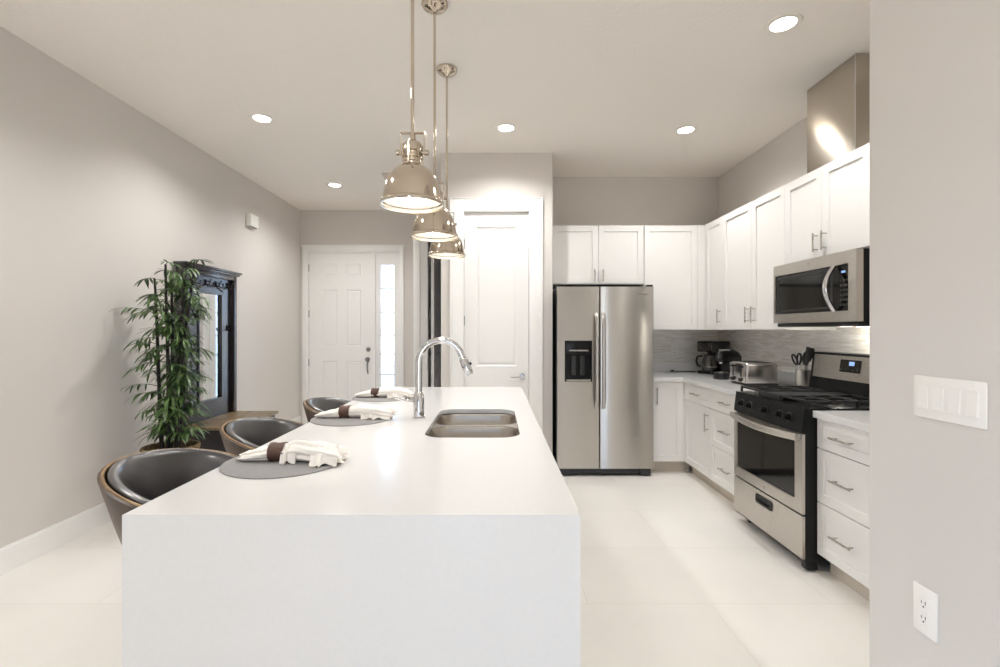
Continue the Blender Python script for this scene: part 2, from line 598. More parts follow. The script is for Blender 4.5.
# hall wall with an open door, dark room behind it
HX0 = -0.985
HO0, HO1, HOZ = -0.90, -0.06, 2.47
struct(MB().prism([(HX0, 0), (HO0, 0), (HO0, HOZ), (HO1, HOZ), (HO1, 0), (.549, 0), (.549, ZC), (HX0, ZC)], [], -0.12, 0, face_y(YH)).build('wall_hall', M_wall, smooth=0), 'hall wall with an open doorway beside the foyer', 'wall')
struct(MB().box(HX0, HX0 + .10, YH + .12, YE, 0, ZC).build('wall_foyer_right', M_wall, smooth=0), 'right wall of the foyer', 'wall')
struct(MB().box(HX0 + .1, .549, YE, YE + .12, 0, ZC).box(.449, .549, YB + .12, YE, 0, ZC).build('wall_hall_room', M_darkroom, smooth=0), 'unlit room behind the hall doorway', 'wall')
# living-room end behind the camera
struct(MB().prism([(XL - .12, 0), (1.21, 0), (1.21, ZC), (XL - .12, ZC)], [[(-.9, .02), (.0, .02), (.0, 2.1), (-.9, 2.1)]], -0.0, 0.12, lambda u, v, w: (u, YR - w, v)).build('wall_rear', M_wall, smooth=0), 'wall with a wide glass door behind the camera', 'wall')
w2 = MB()
for x in (-.9, -.05):
    w2.box(x, x + .05, YR - .09, YR - .03, .02, 2.1)
w2.box(-.85, -.05, YR - .09, YR - .03, 2.05, 2.1).box(-.85, -.05, YR - .09, YR - .03, .02, .07)
w2o = struct(w2.build('window_2', M_trim, smooth=0), 'glazed patio door at the living room end', 'window')
MB().box(-.85, -.05, YR - .065, YR - .055, .07, 2.05).build('pane', M_glass, w2o, smooth=0)
w3 = MB()  # side window added out of view, sized to brighten the foreground wall
for y in (-3.0, -1.25):
    w3.box(XL - .09, XL - .03, y, y + .05, .6, 2.1)
w3.box(XL - .09, XL - .03, -2.95, -1.25, .6, .65).box(XL - .09, XL - .03, -2.95, -1.25, 2.05, 2.1)
w3o = struct(w3.build('window_added', M_trim, smooth=0), 'added side window out of view, lighting the foreground wall', 'window')
MB().box(XL - .065, XL - .055, -2.95, -1.25, .65, 2.05).build('pane', M_glass, w3o, smooth=0)
struct(MB().box(-14, 14, YE + .13, 22, -.16, -.06).build('floor_outside', M_ground, smooth=0), 'pale paving outside the front door', 'ground')

# baseboards
def board(name, x0, x1, y0, y1, lab):
    b = MB().box(x0, x1, y0, y1, 0, .135)
    b.box(x0 if x0 != XL else x0, x1 if x1 > x0 + .03 else x1 - .005, y0 if y1 - y0 > .03 else y0 + .005, y1, .135, .148)
    return struct(b.build(name, M_trim, smooth=0), lab, 'baseboard')
board('baseboard_left', XL, XL + .016, YR, YE, 'tall white baseboard along the left wall')
board('baseboard_entry', DX1 + .11, -.985, YE - .016, YE, 'white baseboard right of the front door')
board('baseboard_pantry', PD1 + .1, PX1, YP - .016, YP, 'white baseboard right of the pantry door')
board('baseboard_pantry_left', PX0, PD0 - .1, YP - .016, YP, 'white baseboard left of the pantry door')

# ------------------------------------------------ front door (six panels), casing, sidelight
fdm = MB()
c0, c1, ctop = -2.712, -1.283, 2.545
fdm.box(c0, DX0 + .005, YE - .022, YE, 0, ctop, .004).box(DX1 - .005, c1, YE - .022, YE, 0, ctop, .004).box(DX0 + .005, DX1 - .005, YE - .022, YE, DZ - .005, ctop, .004)
fdm.box(c0 - .012, c1 + .012, YE - .034, YE, ctop - .012, ctop + .012, .004)
struct(fdm.build('trim_1', M_trim, smooth=30), 'white casing around the front door and sidelight', 'trim')
jm = MB()
jm.box(DX0, DX0 + .018, YE - .005, YE + .12, 0, DZ).box(DX1 - .018, DX1, YE - .005, YE + .12, 0, DZ).box(DX0 + .018, DX1 - .018, YE - .005, YE + .12, DZ - .018, DZ)
MX0, MX1 = -1.735, -1.69
jm.box(DX0 + .018, DX1 - .018, YE + .0755, YE + .12, 2.42, DZ - .018).box(DX0 + .018, DX0 + .035, YE + .0755, YE + .12, 0, 2.42).box(MX0 - .015, MX0, YE + .0755, YE + .12, 0, 2.42)
jm.box(MX0, MX1, YE - .005, YE + .12, 0, DZ - .018)
struct(jm.build('trim_2', M_trim, smooth=0), 'white jambs and mullion of the front door', 'trim')
SX0, SX1 = DX0 + .022, MX0 - .004
d1 = thing('door_1', ((SX0 + SX1) / 2, YE + .03, 0), 'white six-panel front door at the end of the foyer', 'door')
d1['kind'] = 'structure'
pw = (SX1 - SX0)
U = [SX0, SX0 + .185, SX0 + .395, SX0 + .52, SX0 + .73, SX1]
V = [.01, .22, .92, 1.13, 1.93, 2.13, 2.30, 2.4565]
MB().panel(U, V, {(i, j) for i in (1, 3) for j in (1, 3, 5)}, .045, face_y(YE + .075), ((.016, -.010), (.022, .006))).build('panel', M_door, d1, smooth=0)
for z in (2.24, 1.59, .90, .25):
    MB().cyl((SX0 - .004, YE + .022, z - .05), (SX0 - .004, YE + .022, z + .05), .008, seg=10).build('hinge', M_hinge, d1)
kx = -1.795
MB().lathe([(0, .022), (.018, .022), (.026, .014), (.032, .006), (.032, 0)], (kx, YE + .03, 1.085), '-Y', 24).build('deadbolt', M_hinge, d1)
hk = MB().lathe([(0, .065), (.02, .062), (.028, .048), (.024, .034), (.012, .024), (.012, .008), (.03, .006), (.032, 0)], (kx - .008, YE + .03, .945), '-Y', 24)
hk.tube([(kx - .003, YE + .025, .92), (kx - .003, YE - .02, .88), (kx - .003, YE - .022, .80), (kx - .003, YE + .025, .745)], .008, 10)
hk.build('handle', M_hinge, d1)
# sidelight
w1 = MB()
GX0, GX1, GZ0, GZ1 = -1.617, -1.432, .42, 2.28
w1.prism([(MX1 + .001, .01), (DX1 - .0185, .01), (DX1 - .0185, 2.4565), (MX1 + .001, 2.4565)], [[(GX0, GZ0), (GX1, GZ0), (GX1, GZ1), (GX0, GZ1)]], 0, .045, face_y(YE + .075))
for z in (.73, 1.02, 1.285, 1.61, 1.95):
    w1.box(GX0, GX1, YE + .034, YE + .068, z - .011, z + .011)
w1o = struct(w1.build('window_1', M_door, smooth=0), 'narrow sidelight window beside the front door', 'window')
MB().box(GX0 - .005, GX1 + .005, YE + .050, YE + .056, GZ0 - .005, GZ1 + .005).build('pane', M_glass, w1o, smooth=0)
# ------------------------------------------------ pantry door
pm = MB()
cw = .112
pm.box(PD0 - cw, PD0 + .004, YP - .02, YP, 0, PDZ + cw, .003).box(PD1 - .004, PD1 + cw, YP - .02, YP, 0, PDZ + cw, .003).box(PD0 + .004, PD1 - .004, YP - .02, YP, PDZ - .004, PDZ + cw, .003)
pm.box(PD0 - cw - .012, PD0 - cw, YP - .028, YP, 0, PDZ + cw + .012, .003).box(PD1 + cw, PD1 + cw + .012, YP - .028, YP, 0, PDZ + cw + .012, .003).box(PD0 - cw, PD1 + cw, YP - .028, YP, PDZ + cw, PDZ + cw + .012, .003)
struct(pm.build('trim_3', M_trim, smooth=30), 'white casing around the pantry door', 'trim')
pj = MB().box(PD0, PD0 + .008, YP - .002, YP + .1, 0, PDZ).box(PD1 - .008, PD1, YP - .002, YP + .1, 0, PDZ).box(PD0 + .008, PD1 - .008, YP - .002, YP + .1, PDZ - .008, PDZ)
struct(pj.build('trim_4', M_trim, smooth=0), 'white jamb of the pantry door', 'trim')
d2 = thing('door_2', ((PD0 + PD1) / 2, YP + .01, 0), 'tall white two-panel pantry door between hall and refrigerator', 'door')
d2['kind'] = 'structure'
a0, a1 = PD0 + .011, PD1 - .011
MB().panel([a0, a0 + .115, a1 - .115, a1], [.01, .24, .80, 1.015, 2.345, PDZ - .011], {(1, 1), (1, 3)}, .04, face_y(YP + .055), ((.018, -.011), (.03, .008))).build('panel', M_door, d2, smooth=0)
for z in (2.18, 1.45, .75, .25):
    MB().cyl((a0 - .003, YP + .008, z - .045), (a0 - .003, YP + .008, z + .045), .008, seg=10).build('hinge', M_hinge, d2)
kx, kz = .262, .915
hm = MB().lathe([(0, .012), (.026, .012), (.031, .006), (.031, 0)], (kx, YP + .015, kz), '-Y', 24)
hm.cyl((kx, YP + .01, kz), (kx, YP - .045, kz), .011)
hm.tube([(kx + .01, YP - .042, kz), (kx - .03, YP - .045, kz), (kx - .07, YP - .043, kz - .004), (kx - .115, YP - .036, kz - .006)], [.011, .010, .008, .007], 10)
hm.build('handle', M_chrome, d2)
# ------------------------------------------------ hall doorway with its open door
hm = MB().box(HO0 - .075, HO0 + .004, YH - .02, YH, 0, HOZ + .08, .003).box(HO0 + .004, HO1, YH - .02, YH, HOZ - .004, HOZ + .08, .003)
struct(hm.build('trim_5', M_trim, smooth=30), 'white casing of the hall doorway', 'trim')
struct(MB().box(HO0, HO0 + .092, YH + .0, YH + .13, 0, HOZ).build('trim_6', M_trim, smooth=0), 'white jamb of the hall doorway', 'trim')
d3 = thing('door_3', (-.745, YH + .03, 0), 'white hall door standing open into a dark room', 'door')
d3['kind'] = 'structure'
MB().panel([YH + .03, YH + .15, YH + .71, YH + .82], [.01, .24, .85, 1.05, 2.3, 2.45], {(1, 1), (1, 3)}, .036, face_px(-.772), ((.018, -.009), (.03, .006))).build('panel', M_door, d3, smooth=0)
for z in (2.2, 1.55, .98, .3):
    MB().cyl((-.789, YH + .03, z - .05), (-.789, YH + .03, z + .05), .012, seg=10).build('hinge', M_hinge, d3)

# ------------------------------------------------ mosaic backsplash (structure)
struct(MB().box(XR - .012, XR, 1.9, YB - .012, .915, 1.42).build('wall_backsplash_right', M_mosA, smooth=0), 'linear stone mosaic behind the range', 'backsplash')
struct(MB().box(1.46, XR, YB - .012, YB, .915, 1.42).build('wall_backsplash_back', M_mosB, smooth=0), 'linear stone mosaic beside the refrigerator', 'backsplash')

# ================================================================== RECESSED LIGHTS
def downlight(x, y, label=None):
    o = thing('recessed_light', (x, y, ZC), label, 'ceiling light', 'recessed ceiling lights')
    MB().lathe([(.062, -.002), (.066, -.006), (.09, -.006), (.094, 0), (.062, 0)], (x, y, ZC), seg=40, close=True).build('trim_ring', M_white_in, o)
    MB().lathe([(0, -.004), (.063, -.004), (.063, -.001), (0, -.001)], (x, y, ZC), seg=40).build('diffuser', M_lamp, o)
    return o
def downlamp(x, y, p=1.0):
    lamp('downlight_and_fill', 'SPOT', (x, y, ZC - .012), DOWNLIGHT_W * p, WARM, (0, 0, 0), spot_size=R(148), spot_blend=0.75, shadow_soft_size=0.04)
for (x, y, l) in ((1.59, 2.62, 'recessed ceiling light nearest the steel duct'), (1.61, 4.01, 'recessed ceiling light in front of the right wall cabinets'),
                  (.092, 3.97, 'recessed ceiling light above the pantry door'), (-1.86, 3.79, 'recessed ceiling light nearest the plant and left wall'),
                  (-1.865, 5.53, 'recessed ceiling light in the foyer before the front door')):
    downlight(x, y, l)
    downlamp(x, y, .85 if x > 1 else 1.0)
for (x, y) in ((-1.86, 1.9), (-1.86, -.3), (.3, -.6), (-.8, -2.4)):       # unseen lamps added overhead to brighten the near floor and walls
    downlamp(x, y, .8)

# ================================================================== ISLAND
IX0, IX1, IY0, IY1, IZ = -.907, .208, 1.155, 3.75, .91
SNK = (-.305, .108, 1.985, 2.70)
ic = thing('waterfall_countertop', ((IX0 + IX1) / 2, (IY0 + IY1) / 2, 0), 'long white quartz island worktop with a waterfall end panel', 'countertop')
hole = rrect(SNK[0], SNK[1], SNK[2], SNK[3], .085, 10)
wt = MB().prism([(IX0, IY0), (IX1, IY0), (IX1, IY1), (IX0, IY1)], [hole], IZ - .022, IZ)
for v in wt.bm.verts:                                # mitred joints with the end panels
    if v.co.z < IZ - .01 and (abs(v.co.y - IY0) < .001 or abs(v.co.y - IY1) < .001):
        v.co.y += .022 if abs(v.co.y - IY0) < .001 else -.022
wt.build('worktop', M_quartz, ic, smooth=30)
for (ya_, yb_) in ((IY0, IY0 + .022), (IY1, IY1 - .022)):
    MB().prism([(ya_, 0), (yb_, 0), (yb_, IZ - .0222), (ya_, IZ - .0002)], [], IX0, IX1, lambda u, v, w: (w, u, v)).build('waterfall_panel', M_quartz, ic, smooth=0)
ib = thing('island_cabinet', (-.2, 2.45, 0), 'white cabinet body under the quartz island worktop', 'cabinet')
BX0, BX1 = -.50, .165
def open_box():
    b = MB()
    b.box(BX0, BX0 + .02, IY0 + .041, IY1 - .041, .1, IZ - .023)
    b.box(BX1 - .02, BX1, IY0 + .041, IY1 - .041, .1, IZ - .023)
    b.box(BX0 + .02, BX1 - .02, IY0 + .041, IY1 - .041, .1, .12)
    for y in (IY0 + .041, 1.85, 2.80, IY1 - .061):
        b.box(BX0 + .02, BX1 - .02, y, y + .02, .12, IZ - .023)
    return b
open_box().build('carcass', M_cab, ib, smooth=0)
MB().box(BX0 + .04, BX1 - .06, IY0 + .041, IY1 - .041, 0, .1).build('toe_kick', M_kick, ib, smooth=0)
ys = [IY0 + .05, 1.82, 2.335, 2.84, IY1 - .05]
for k in range(4):
    y0, y1 = ys[k] + .002, ys[k + 1] - .002
    dd = MB().panel([y0, y0 + .06, y1 - .06, y1], [.115, .175, .80, .86], {(1, 1)}, .02, face_px(BX1 + .001), ((.001, -.009),)).build('door', M_cab, ib, smooth=0)
    yy = y1 - .04 if k % 2 == 0 else y0 + .04
    MB().cyl((BX1 + .05, yy, .6), (BX1 + .05, yy, .76), .006).cyl((BX1 + .02, yy, .62), (BX1 + .05, yy, .62), .005).cyl((BX1 + .02, yy, .74), (BX1 + .05, yy, .74), .005).build('pull', M_pull, dd)

# sink: double bowl, undermount
sk = thing('undermount_sink', ((SNK[0] + SNK[1]) / 2, (SNK[2] + SNK[3]) / 2, .68), 'stainless double-bowl undermount sink in the white island', 'sink')
def bowl(x0, x1, y0, y1, z1, depth, par):
    r = .085
    levels = [(0, 0, r), (.004, -.012, r), (.010, -depth * .85, r * .9), (.03, -depth, r * .7)]
    b = bmesh.new()
    loops = []
    for (ins, dz, rr) in levels:
        loops.append([b.verts.new((p[0], p[1], z1 + dz)) for p in rrect(x0 + ins, x1 - ins, y0 + ins, y1 - ins, rr, 8)])
    n = len(loops[0])
    for i in range(len(loops) - 1):
        for k in range(n):
            b.faces.new((loops[i][k], loops[i][(k + 1) % n], loops[i + 1][(k + 1) % n], loops[i + 1][k]))
    b.faces.new(loops[-1])
    bmesh.ops.recalc_face_normals(b, faces=b.faces)
    bmesh.ops.reverse_faces(b, faces=b.faces)
    m = MB()
    m._merge(b)
    o = m.build('bowl', M_sink, par, smooth=50)
    cx, cy = (x0 + x1) / 2, (y0 + y1) / 2
    MB().lathe([(0, .001), (.03, .001), (.034, .004), (.045, .004), (.047, 0)], (cx, cy, z1 - depth + .001), seg=28).build('drain', M_chrome, o)
    return o
ZR = IZ - .023
ymid = 2.365
bowl(SNK[0] - .004, SNK[1] + .004, SNK[2] - .004, ymid - .014, ZR - .006, .21, sk)
bowl(SNK[0] - .004, SNK[1] + .004, ymid + .014, SNK[3] + .004, ZR - .006, .21, sk)
fl = MB().prism(rrect(SNK[0] - .03, SNK[1] + .03, SNK[2] - .03, SNK[3] + .03, .09, 6),
                [rrect(SNK[0] - .004, SNK[1] + .004, SNK[2] - .004, ymid - .014, .085, 8), rrect(SNK[0] - .004, SNK[1] + .004, ymid + .014, SNK[3] + .004, .085, 8)], ZR - .009, ZR - .003)
fl.build('rim', M_sink, sk, smooth=30)

# faucet
FX, FY = -.389, 2.43
fc = thing('kitchen_faucet', (FX, FY, IZ), 'tall chrome gooseneck faucet arching over the island sink', 'faucet')
MB().lathe([(0, .0), (.031, 0), (.031, .006), (.027, .010), (.027, .115), (.024, .122), (.019, .13), (.019, .14)], (FX, FY, IZ), seg=32).build('body', M_chrome, fc)
pts = [(FX, FY, IZ + .12), (FX, FY, IZ + .27)]
rr = .112
for k in range(0, 19):
    a = pi - k * (pi * 0.90) / 18
    pts.append((FX + rr + rr * cos(a), FY, IZ + .285 + rr * sin(a)))
MB().tube(pts, .0175, 18).build('spout', M_chrome, fc)
e = Vector(pts[-1]); dv = (Vector(pts[-1]) - Vector(pts[-2])).normalized()
hd = MB().tube([e - dv * .01, e + dv * .015, e + dv * .02, e + dv * .09, e + dv * .105], [.0178, .0178, .0215, .0245, .021], 20)
hd.build('spray_head', M_chrome, fc)
MB().cyl(e + dv * .05 + Vector((.020, 0, .004)), e + dv * .05 + Vector((.031, 0, .008)), .009, .007, 14).build('button', M_blackp, fc)
MB().cyl((FX - .02, FY, IZ + .085), (FX - .045, FY, IZ + .085), .015, .014, 18).tube([(FX - .040, FY, IZ + .085), (FX - .07, FY - .01, IZ + .092), (FX - .12, FY - .02, IZ + .108)], [.009, .007, .006], 12).build('lever', M_chrome, fc)

# ================================================================== PLACEMATS, NAPKINS, RINGS
def placemat(x, y, label):
    o = MB().lathe([(0, 0), (.198, 0), (.2, .0015), (.2, .003), (.197, .0045), (0, .0045)], (x, y, IZ), seg=72).build('placemat', M_mat, smooth=30)
    tag(o, label, 'placemat', 'round grey placemats')
    return o
mats = [(-.715, 1.63), (-.725, 2.415), (-.745, 3.17)]
placemat(*mats[0], 'round grey woven placemat nearest the camera, beside the near island end')
placemat(*mats[1], 'round grey woven placemat level with the faucet, second from the camera')
placemat(*mats[2], 'round grey woven placemat at the far island end, partly behind the faucet')
def interp(tab, u):
    for (a, b) in zip(tab, tab[1:]):
        if u <= b[0]:
            t = (u - a[0]) / (b[0] - a[0])
            t = t * t * (3 - 2 * t)
            return [p + (q - p) * t for p, q in zip(a[1:], b[1:])]
    return list(tab[-1][1:])
def napkin(x0, x1, y, ring_u, label, seed, flaps, skew=0.0, gather=1.0, pleat=1.0):
    rnd = random.Random(seed)
    ph = [rnd.uniform(0, 6.28) for _ in range(6)]
    ru = ring_u
    tab = [(0, .022, .008), (.05, .034, .014), (ru * .6, .036, .021), (ru - .05, .030, .026), (ru, .0245, .0245), (ru + .06, .030, .028),
           (ru + .2, .044 * gather, .034), (.78, .056 * gather, .032), (.95, .058 * gather, .026), (1.0, .050 * gather, .014)]
    L = x1 - x0
    z0 = IZ + .005
    def fn(a, b):
        u = a
        w, h = interp(tab, u)
        f = 2 * pi * b
        amp = (.10 + .10 * max(0, u - ru)) * pleat
        pl = 1 + amp * sin(6 * f + ph[0] + 3 * u) + .06 * pleat * sin(11 * f + ph[1] - 7 * u) + .05 * sin(3 * f + 9 * u + ph[2])
        if abs(u - ru) < .06:
            pl = 1 + (pl - 1) * .35
        yy = y + skew * (u - ru) + w * cos(f) * pl + .004 * sin(9 * u + ph[3])
        zz = z0 + h + h * sin(f) * pl
        if sin(f) < 0:
            zz = z0 + h + h * sin(f)
        xx = x0 + L * u
        if u > .96:
            xx += .012 * sin(4 * f + ph[4])
        if u < .03:
            xx += .010 * sin(3 * f + ph[5])
        zz = max(zz, z0)
        return (xx, yy, zz)
    m = MB()
    m.grid(fn, 60, 56)
    # end closures
    for e, xe in ((0.0, .012), (1.0, -.012)):
        m.grid(lambda a, b, e=e, xe=xe: tuple(Vector(fn(e, a)) * (1 - b) + Vector((x0 + L * e + xe, y + skew * (e - ru), z0 + interp(tab, e)[1])) * b), 56, 4)
    for (ua, ub, out, drop) in flaps:      # loose corners lying towards the viewer
        def ff(a, b, ua=ua, ub=ub, out=out):
            u = ua + (ub - ua) * a
            w, h = interp(tab, u)
            taper = sin(pi * min(1, a * 1.15 + .1)) ** .5 if a < .9 else .4
            s = b
            yy = y + skew * (u - ru) - w * .25 - (w * .8 + out * taper) * s + .004 * sin(20 * a)
            zt = z0 + 2 * h * .96
            zz = zt * (1 - s ** 1.6) + (z0 + .003) * s ** 1.6 + .006 * sin(14 * a + 4 * s) * s
            return (x0 + L * u + .012 * sin(7 * a) * s, yy, max(zz, z0 + .001))
        m.grid(ff, 18, 12, thick=.0016)
    o = m.build('napkin', M_linen, smooth=60)
    tag(o, label, 'napkin', 'rolled napkins')
    return o
def nring(x, y, label):
    b = MB().lathe([(.0265, -.024), (.0325, -.026), (.0335, -.02), (.0305, 0), (.0335, .02), (.0325, .026), (.0265, .024), (.025, 0)], (x, y, IZ + .0335), 'X', 36, close=True)
    o = b.build('napkin_ring', M_ring, smooth=50)
    tag(o, label, 'napkin ring', 'brown napkin rings')
napkin(-.872, -.515, 1.625, .37, 'ivory napkin with a ruffled loose end on the nearest placemat', 3, [(.43, .56, .022, 0), (.74, .97, .034, 0)], -.03, .8)
nring(-.74, 1.625, 'brown napkin ring on the napkin nearest the camera')
napkin(-.905, -.515, 2.42, .37, 'ivory rolled napkin with a plump smooth end on the middle placemat', 11, [(.6, .96, .006, 0)], 0, 1.0, .35)
nring(-.762, 2.42, 'brown napkin ring on the middle napkin beside the faucet')
napkin(-.925, -.555, 3.15, .365, 'ivory rolled napkin on the farthest placemat behind the faucet', 17, [(.6, .9, .01, 0)], -.02, .95, .5)
nring(-.79, 3.15, 'brown napkin ring on the farthest napkin')

# ================================================================== BAR STOOLS
def make_stool(cx, cy, label):
    o = thing('bar_stool', (cx, cy, 0), label, 'stool', 'leather bar stools along the island')
    TH = R(122)
    def rim(th):
        return .945 - .135 * (abs(th) / TH) ** 2.0 
    def surf(off, z0f=0.0, z1f=1.0, inner=False):
        def fn(a, b):
            th = -TH + 2 * TH * a
            zt = rim(th)
            zb = .60
            t = z0f + (z1f - z0f) * b
            z = zb + (zt - zb) * t
            r = .150 + .108 * (max(0, (z - .60) / .345)) ** .8 + off
            ex = 1.0 + .05 * (1 - cos(2 * th)) / 2
            return (cx - r * cos(th), cy + r * ex * sin(th), z)
        return fn
    MB().grid(surf(0), 56, 14, thick=-.008).build('back_shell', M_walnut, o, smooth=50)
    def rimcurve(off, dz):
        pts = []
        for k in range(61):
            th = -TH + 2 * TH * k / 60
            p = surf(off)(k / 60, 1.0)
            pts.append((p[0], p[1], p[2] + dz))
        return pts
    MB().tube(rimcurve(-.004, .0), .0046, 8).build('rim_band', M_plyedge, o)
    def pad(a, b):
        # cushion cross-section: b runs round the pad
        th = -TH * .985 + 2 * TH * .985 * a
        zt = rim(th) + .007
        zb = .64
        f = 2 * pi * b
        half = (zt - zb) / 2
        zc = (zt + zb) / 2
        sz = abs(sin(f)) ** .5 * (1 if sin(f) >= 0 else -1)
        sx = abs(cos(f)) ** .45 * (1 if cos(f) >= 0 else -1)
        z = zc + half * sz
        r0 = .150 + .108 * (max(0, (z - .60) / .345)) ** .8 - .0275
        tk = .019 * (1 if abs(a - .5) < .47 else max(.15, (0.5 - abs(a - .5)) / .03))
        r = r0 + tk * sx
        ex = 1.0 + .05 * (1 - cos(2 * th)) / 2
        return (cx - r * cos(th), cy + r * ex * sin(th), z)
    MB().grid(pad, 60, 28).build('back_cushion', M_leather, o, smooth=60)
    MB().lathe([(0, .60), (.165, .60), (.19, .615), (.2, .64), (.19, .665), (.15, .678), (0, .682)], (cx + .03, cy, 0), seg=40).build('seat', M_leather, o)
    MB().lathe([(0, .575), (.15, .575), (.158, .585), (.158, .6), (0, .6)], (cx + .03, cy, 0), seg=40).build('seat_base', M_walnut, o)
    for (sx, sy) in ((-1, -1), (-1, 1), (1, -1), (1, 1)):
        MB().cyl((cx + .03 + sx * .105, cy + sy * .105, .58), (cx + .03 + sx * .175, cy + sy * .175, 0), .017, .011, 14).build('leg', M_walnut, o)
    s = []
    for k in range(41):
        a = 2 * pi * k / 40
        s.append((cx + .03 + .218 * cos(a), cy + .218 * sin(a), .22))
    MB().tube(s, .008, 8, caps=False).build('footrest', M_pull, o)
    return o
st = make_stool(-.95, 1.545, 'black leather and walnut bar stool nearest the camera')
for (x, y, l) in ((-.945, 2.155, 'black leather and walnut bar stool in the middle of the three, before the dark bench'),
                  (-.86, 2.83, 'black leather bar stool farthest from the camera, in front of the front door')):
    c = copy_tree(st)
    c.location = (x, y, 0)
    c['label'] = l

# ================================================================== PENDANTS
def make_pendant(x, y, label):
    o = thing('pendant_light', (x, y, ZC), label, 'pendant light', 'nickel dome pendants over the island')
    z = 1.838
    MB().lathe([(0, 0), (.068, 0), (.069, -.010), (.060, -.024), (.044, -.034), (.022, -.040), (.012, -.052), (0, -.052)], (x, y, ZC), seg=36).build('canopy', M_nickel, o)
    MB().cyl((x, y, ZC - .05), (x, y, 2.118), .0068, seg=14).build('rod', M_nickel, o)
    prof = [(.121, z), (.1235, z + .006), (.121, z + .014), (.115, z + .018), (.112, z + .035), (.109, z + .050), (.103, z + .078), (.091, z + .108), (.071, z + .134), (.049, z + .151), (.036, z + .158)]
    inner = [(r - .003, h) for (r, h) in prof[::-1]]
    MB().lathe(prof + inner, (x, y, 0), seg=56, close=True).build('shade', M_nickel, o, smooth=40)
    inn = [(r - .0042, h + .001) for (r, h) in prof[1:]]
    MB().lathe(inn, (x, y, 0), seg=48).build('shade_lining', M_white_in, o, smooth=50)
    MB().lathe([(0, z + .032), (.070, z + .032), (.076, z + .036), (.076, z + .042), (0, z + .044)], (x, y, 0), seg=40).build('diffuser', M_bulb, o)
    nk = [(0, z + .155), (.038, z + .155), (.040, z + .162), (.034, z + .168), (.034, z + .178), (.039, z + .182), (.039, z + .190), (.033, z + .194), (.033, z + .204),
          (.038, z + .208), (.038, z + .216), (.036, z + .222), (.036, z + .236), (.030, z + .243), (.014, z + .252), (.011, z + .275), (.008, z + .285), (0, z + .285)]
    nm = MB().lathe(nk, (x, y, 0), seg=32)
    for k in range(6):
        a = k * pi / 3 + .3
        nm.box(-.004, .004, -.004, .004, z + .158, z + .236, .001, 1, Matrix.Translation((x + .037 * cos(a), y + .037 * sin(a), 0)) @ Matrix.Rotation(a, 4, 'Z'))
    nm.build('socket_housing', M_nickel, o, smooth=40)
    yk = MB()
    zt = z + .278
    for s in (-1, 1):
        yk.box(x + s * .046 - .0025, x + s * .046 + .0025, y - .007, y + .007, z + .196, zt)
    yk.box(x - .0485, x + .0485, y - .007, y + .007, zt - .0005, zt + .005, .001, 1)
    yk.build('yoke', M_nickel, o, smooth=30)
    for s in (-1, 1):
        MB().cyl((x + s * .034, y, z + .205), (x + s * .052, y, z + .205), .006, seg=14).lathe([(0, 0), (.010, 0), (.0115, .004), (.0115, .010), (.008, .014), (0, .014)], (x + s * .050, y, z + .205), 'X' if s > 0 else '-X', 18).build('thumb_screw', M_nickel, o)
    return o
PY = (1.83, 2.455, 3.076)
pd = make_pendant(-.318, PY[0], 'polished nickel dome pendant light nearest the camera')
for (y, l) in ((PY[1], 'polished nickel dome pendant light in the middle of the row'), (PY[2], 'polished nickel dome pendant light farthest from the camera, before the pantry door')):
    c = copy_tree(pd)
    c.location = (-.312, y, ZC)
    c['label'] = l
for y in PY:
    lamp('pendant_lamp', 'SPOT', (-.315, y, 1.845), PENDANT_W, WARM, (0, 0, 0), spot_size=R(140), spot_blend=0.7, shadow_soft_size=0.07)

# ================================================================== KITCHEN CABINETS
def pull_x(par, X0, y, z, horiz=False, L=.13):
    """bar pull on a face looking to -X"""
    w = .032
    m = MB()
    if horiz:
        m.cyl((X0 - w, y - L / 2, z), (X0 - w, y + L / 2, z), .0055, seg=12)
        for s in (-1, 1):
            m.cyl((X0, y + s * L * .37, z), (X0 - w, y + s * L * .37, z), .0045, seg=10)
    else:
        m.cyl((X0 - w, y, z - L / 2), (X0 - w, y, z + L / 2), .0055, seg=12)
        for s in (-1, 1):
            m.cyl((X0, y, z + s * L * .37), (X0 - w, y, z + s * L * .37), .0045, seg=10)
    return m.build('pull', M_pull, par)
def pull_y(par, Y0, x, z, L=.13):
    w = .032
    m = MB().cyl((x, Y0 - w, z - L / 2), (x, Y0 - w, z + L / 2), .0055, seg=12)
    for s in (-1, 1):
        m.cyl((x, Y0, z + s * L * .37), (x, Y0 - w, z + s * L * .37), .0045, seg=10)
    return m.build('pull', M_pull, par)
G = .0018
def shaker(par, name, f, u0, u1, v0, v1, fr=.057, th=.019):
    u0 += G; u1 -= G; v0 += G; v1 -= G
    return MB().panel([u0, u0 + fr, u1 - fr, u1], [v0, v0 + fr, v1 - fr, v1], {(1, 1)}, th, f, ((.0015, -.010),)).build(name, M_cab, par, smooth=0)

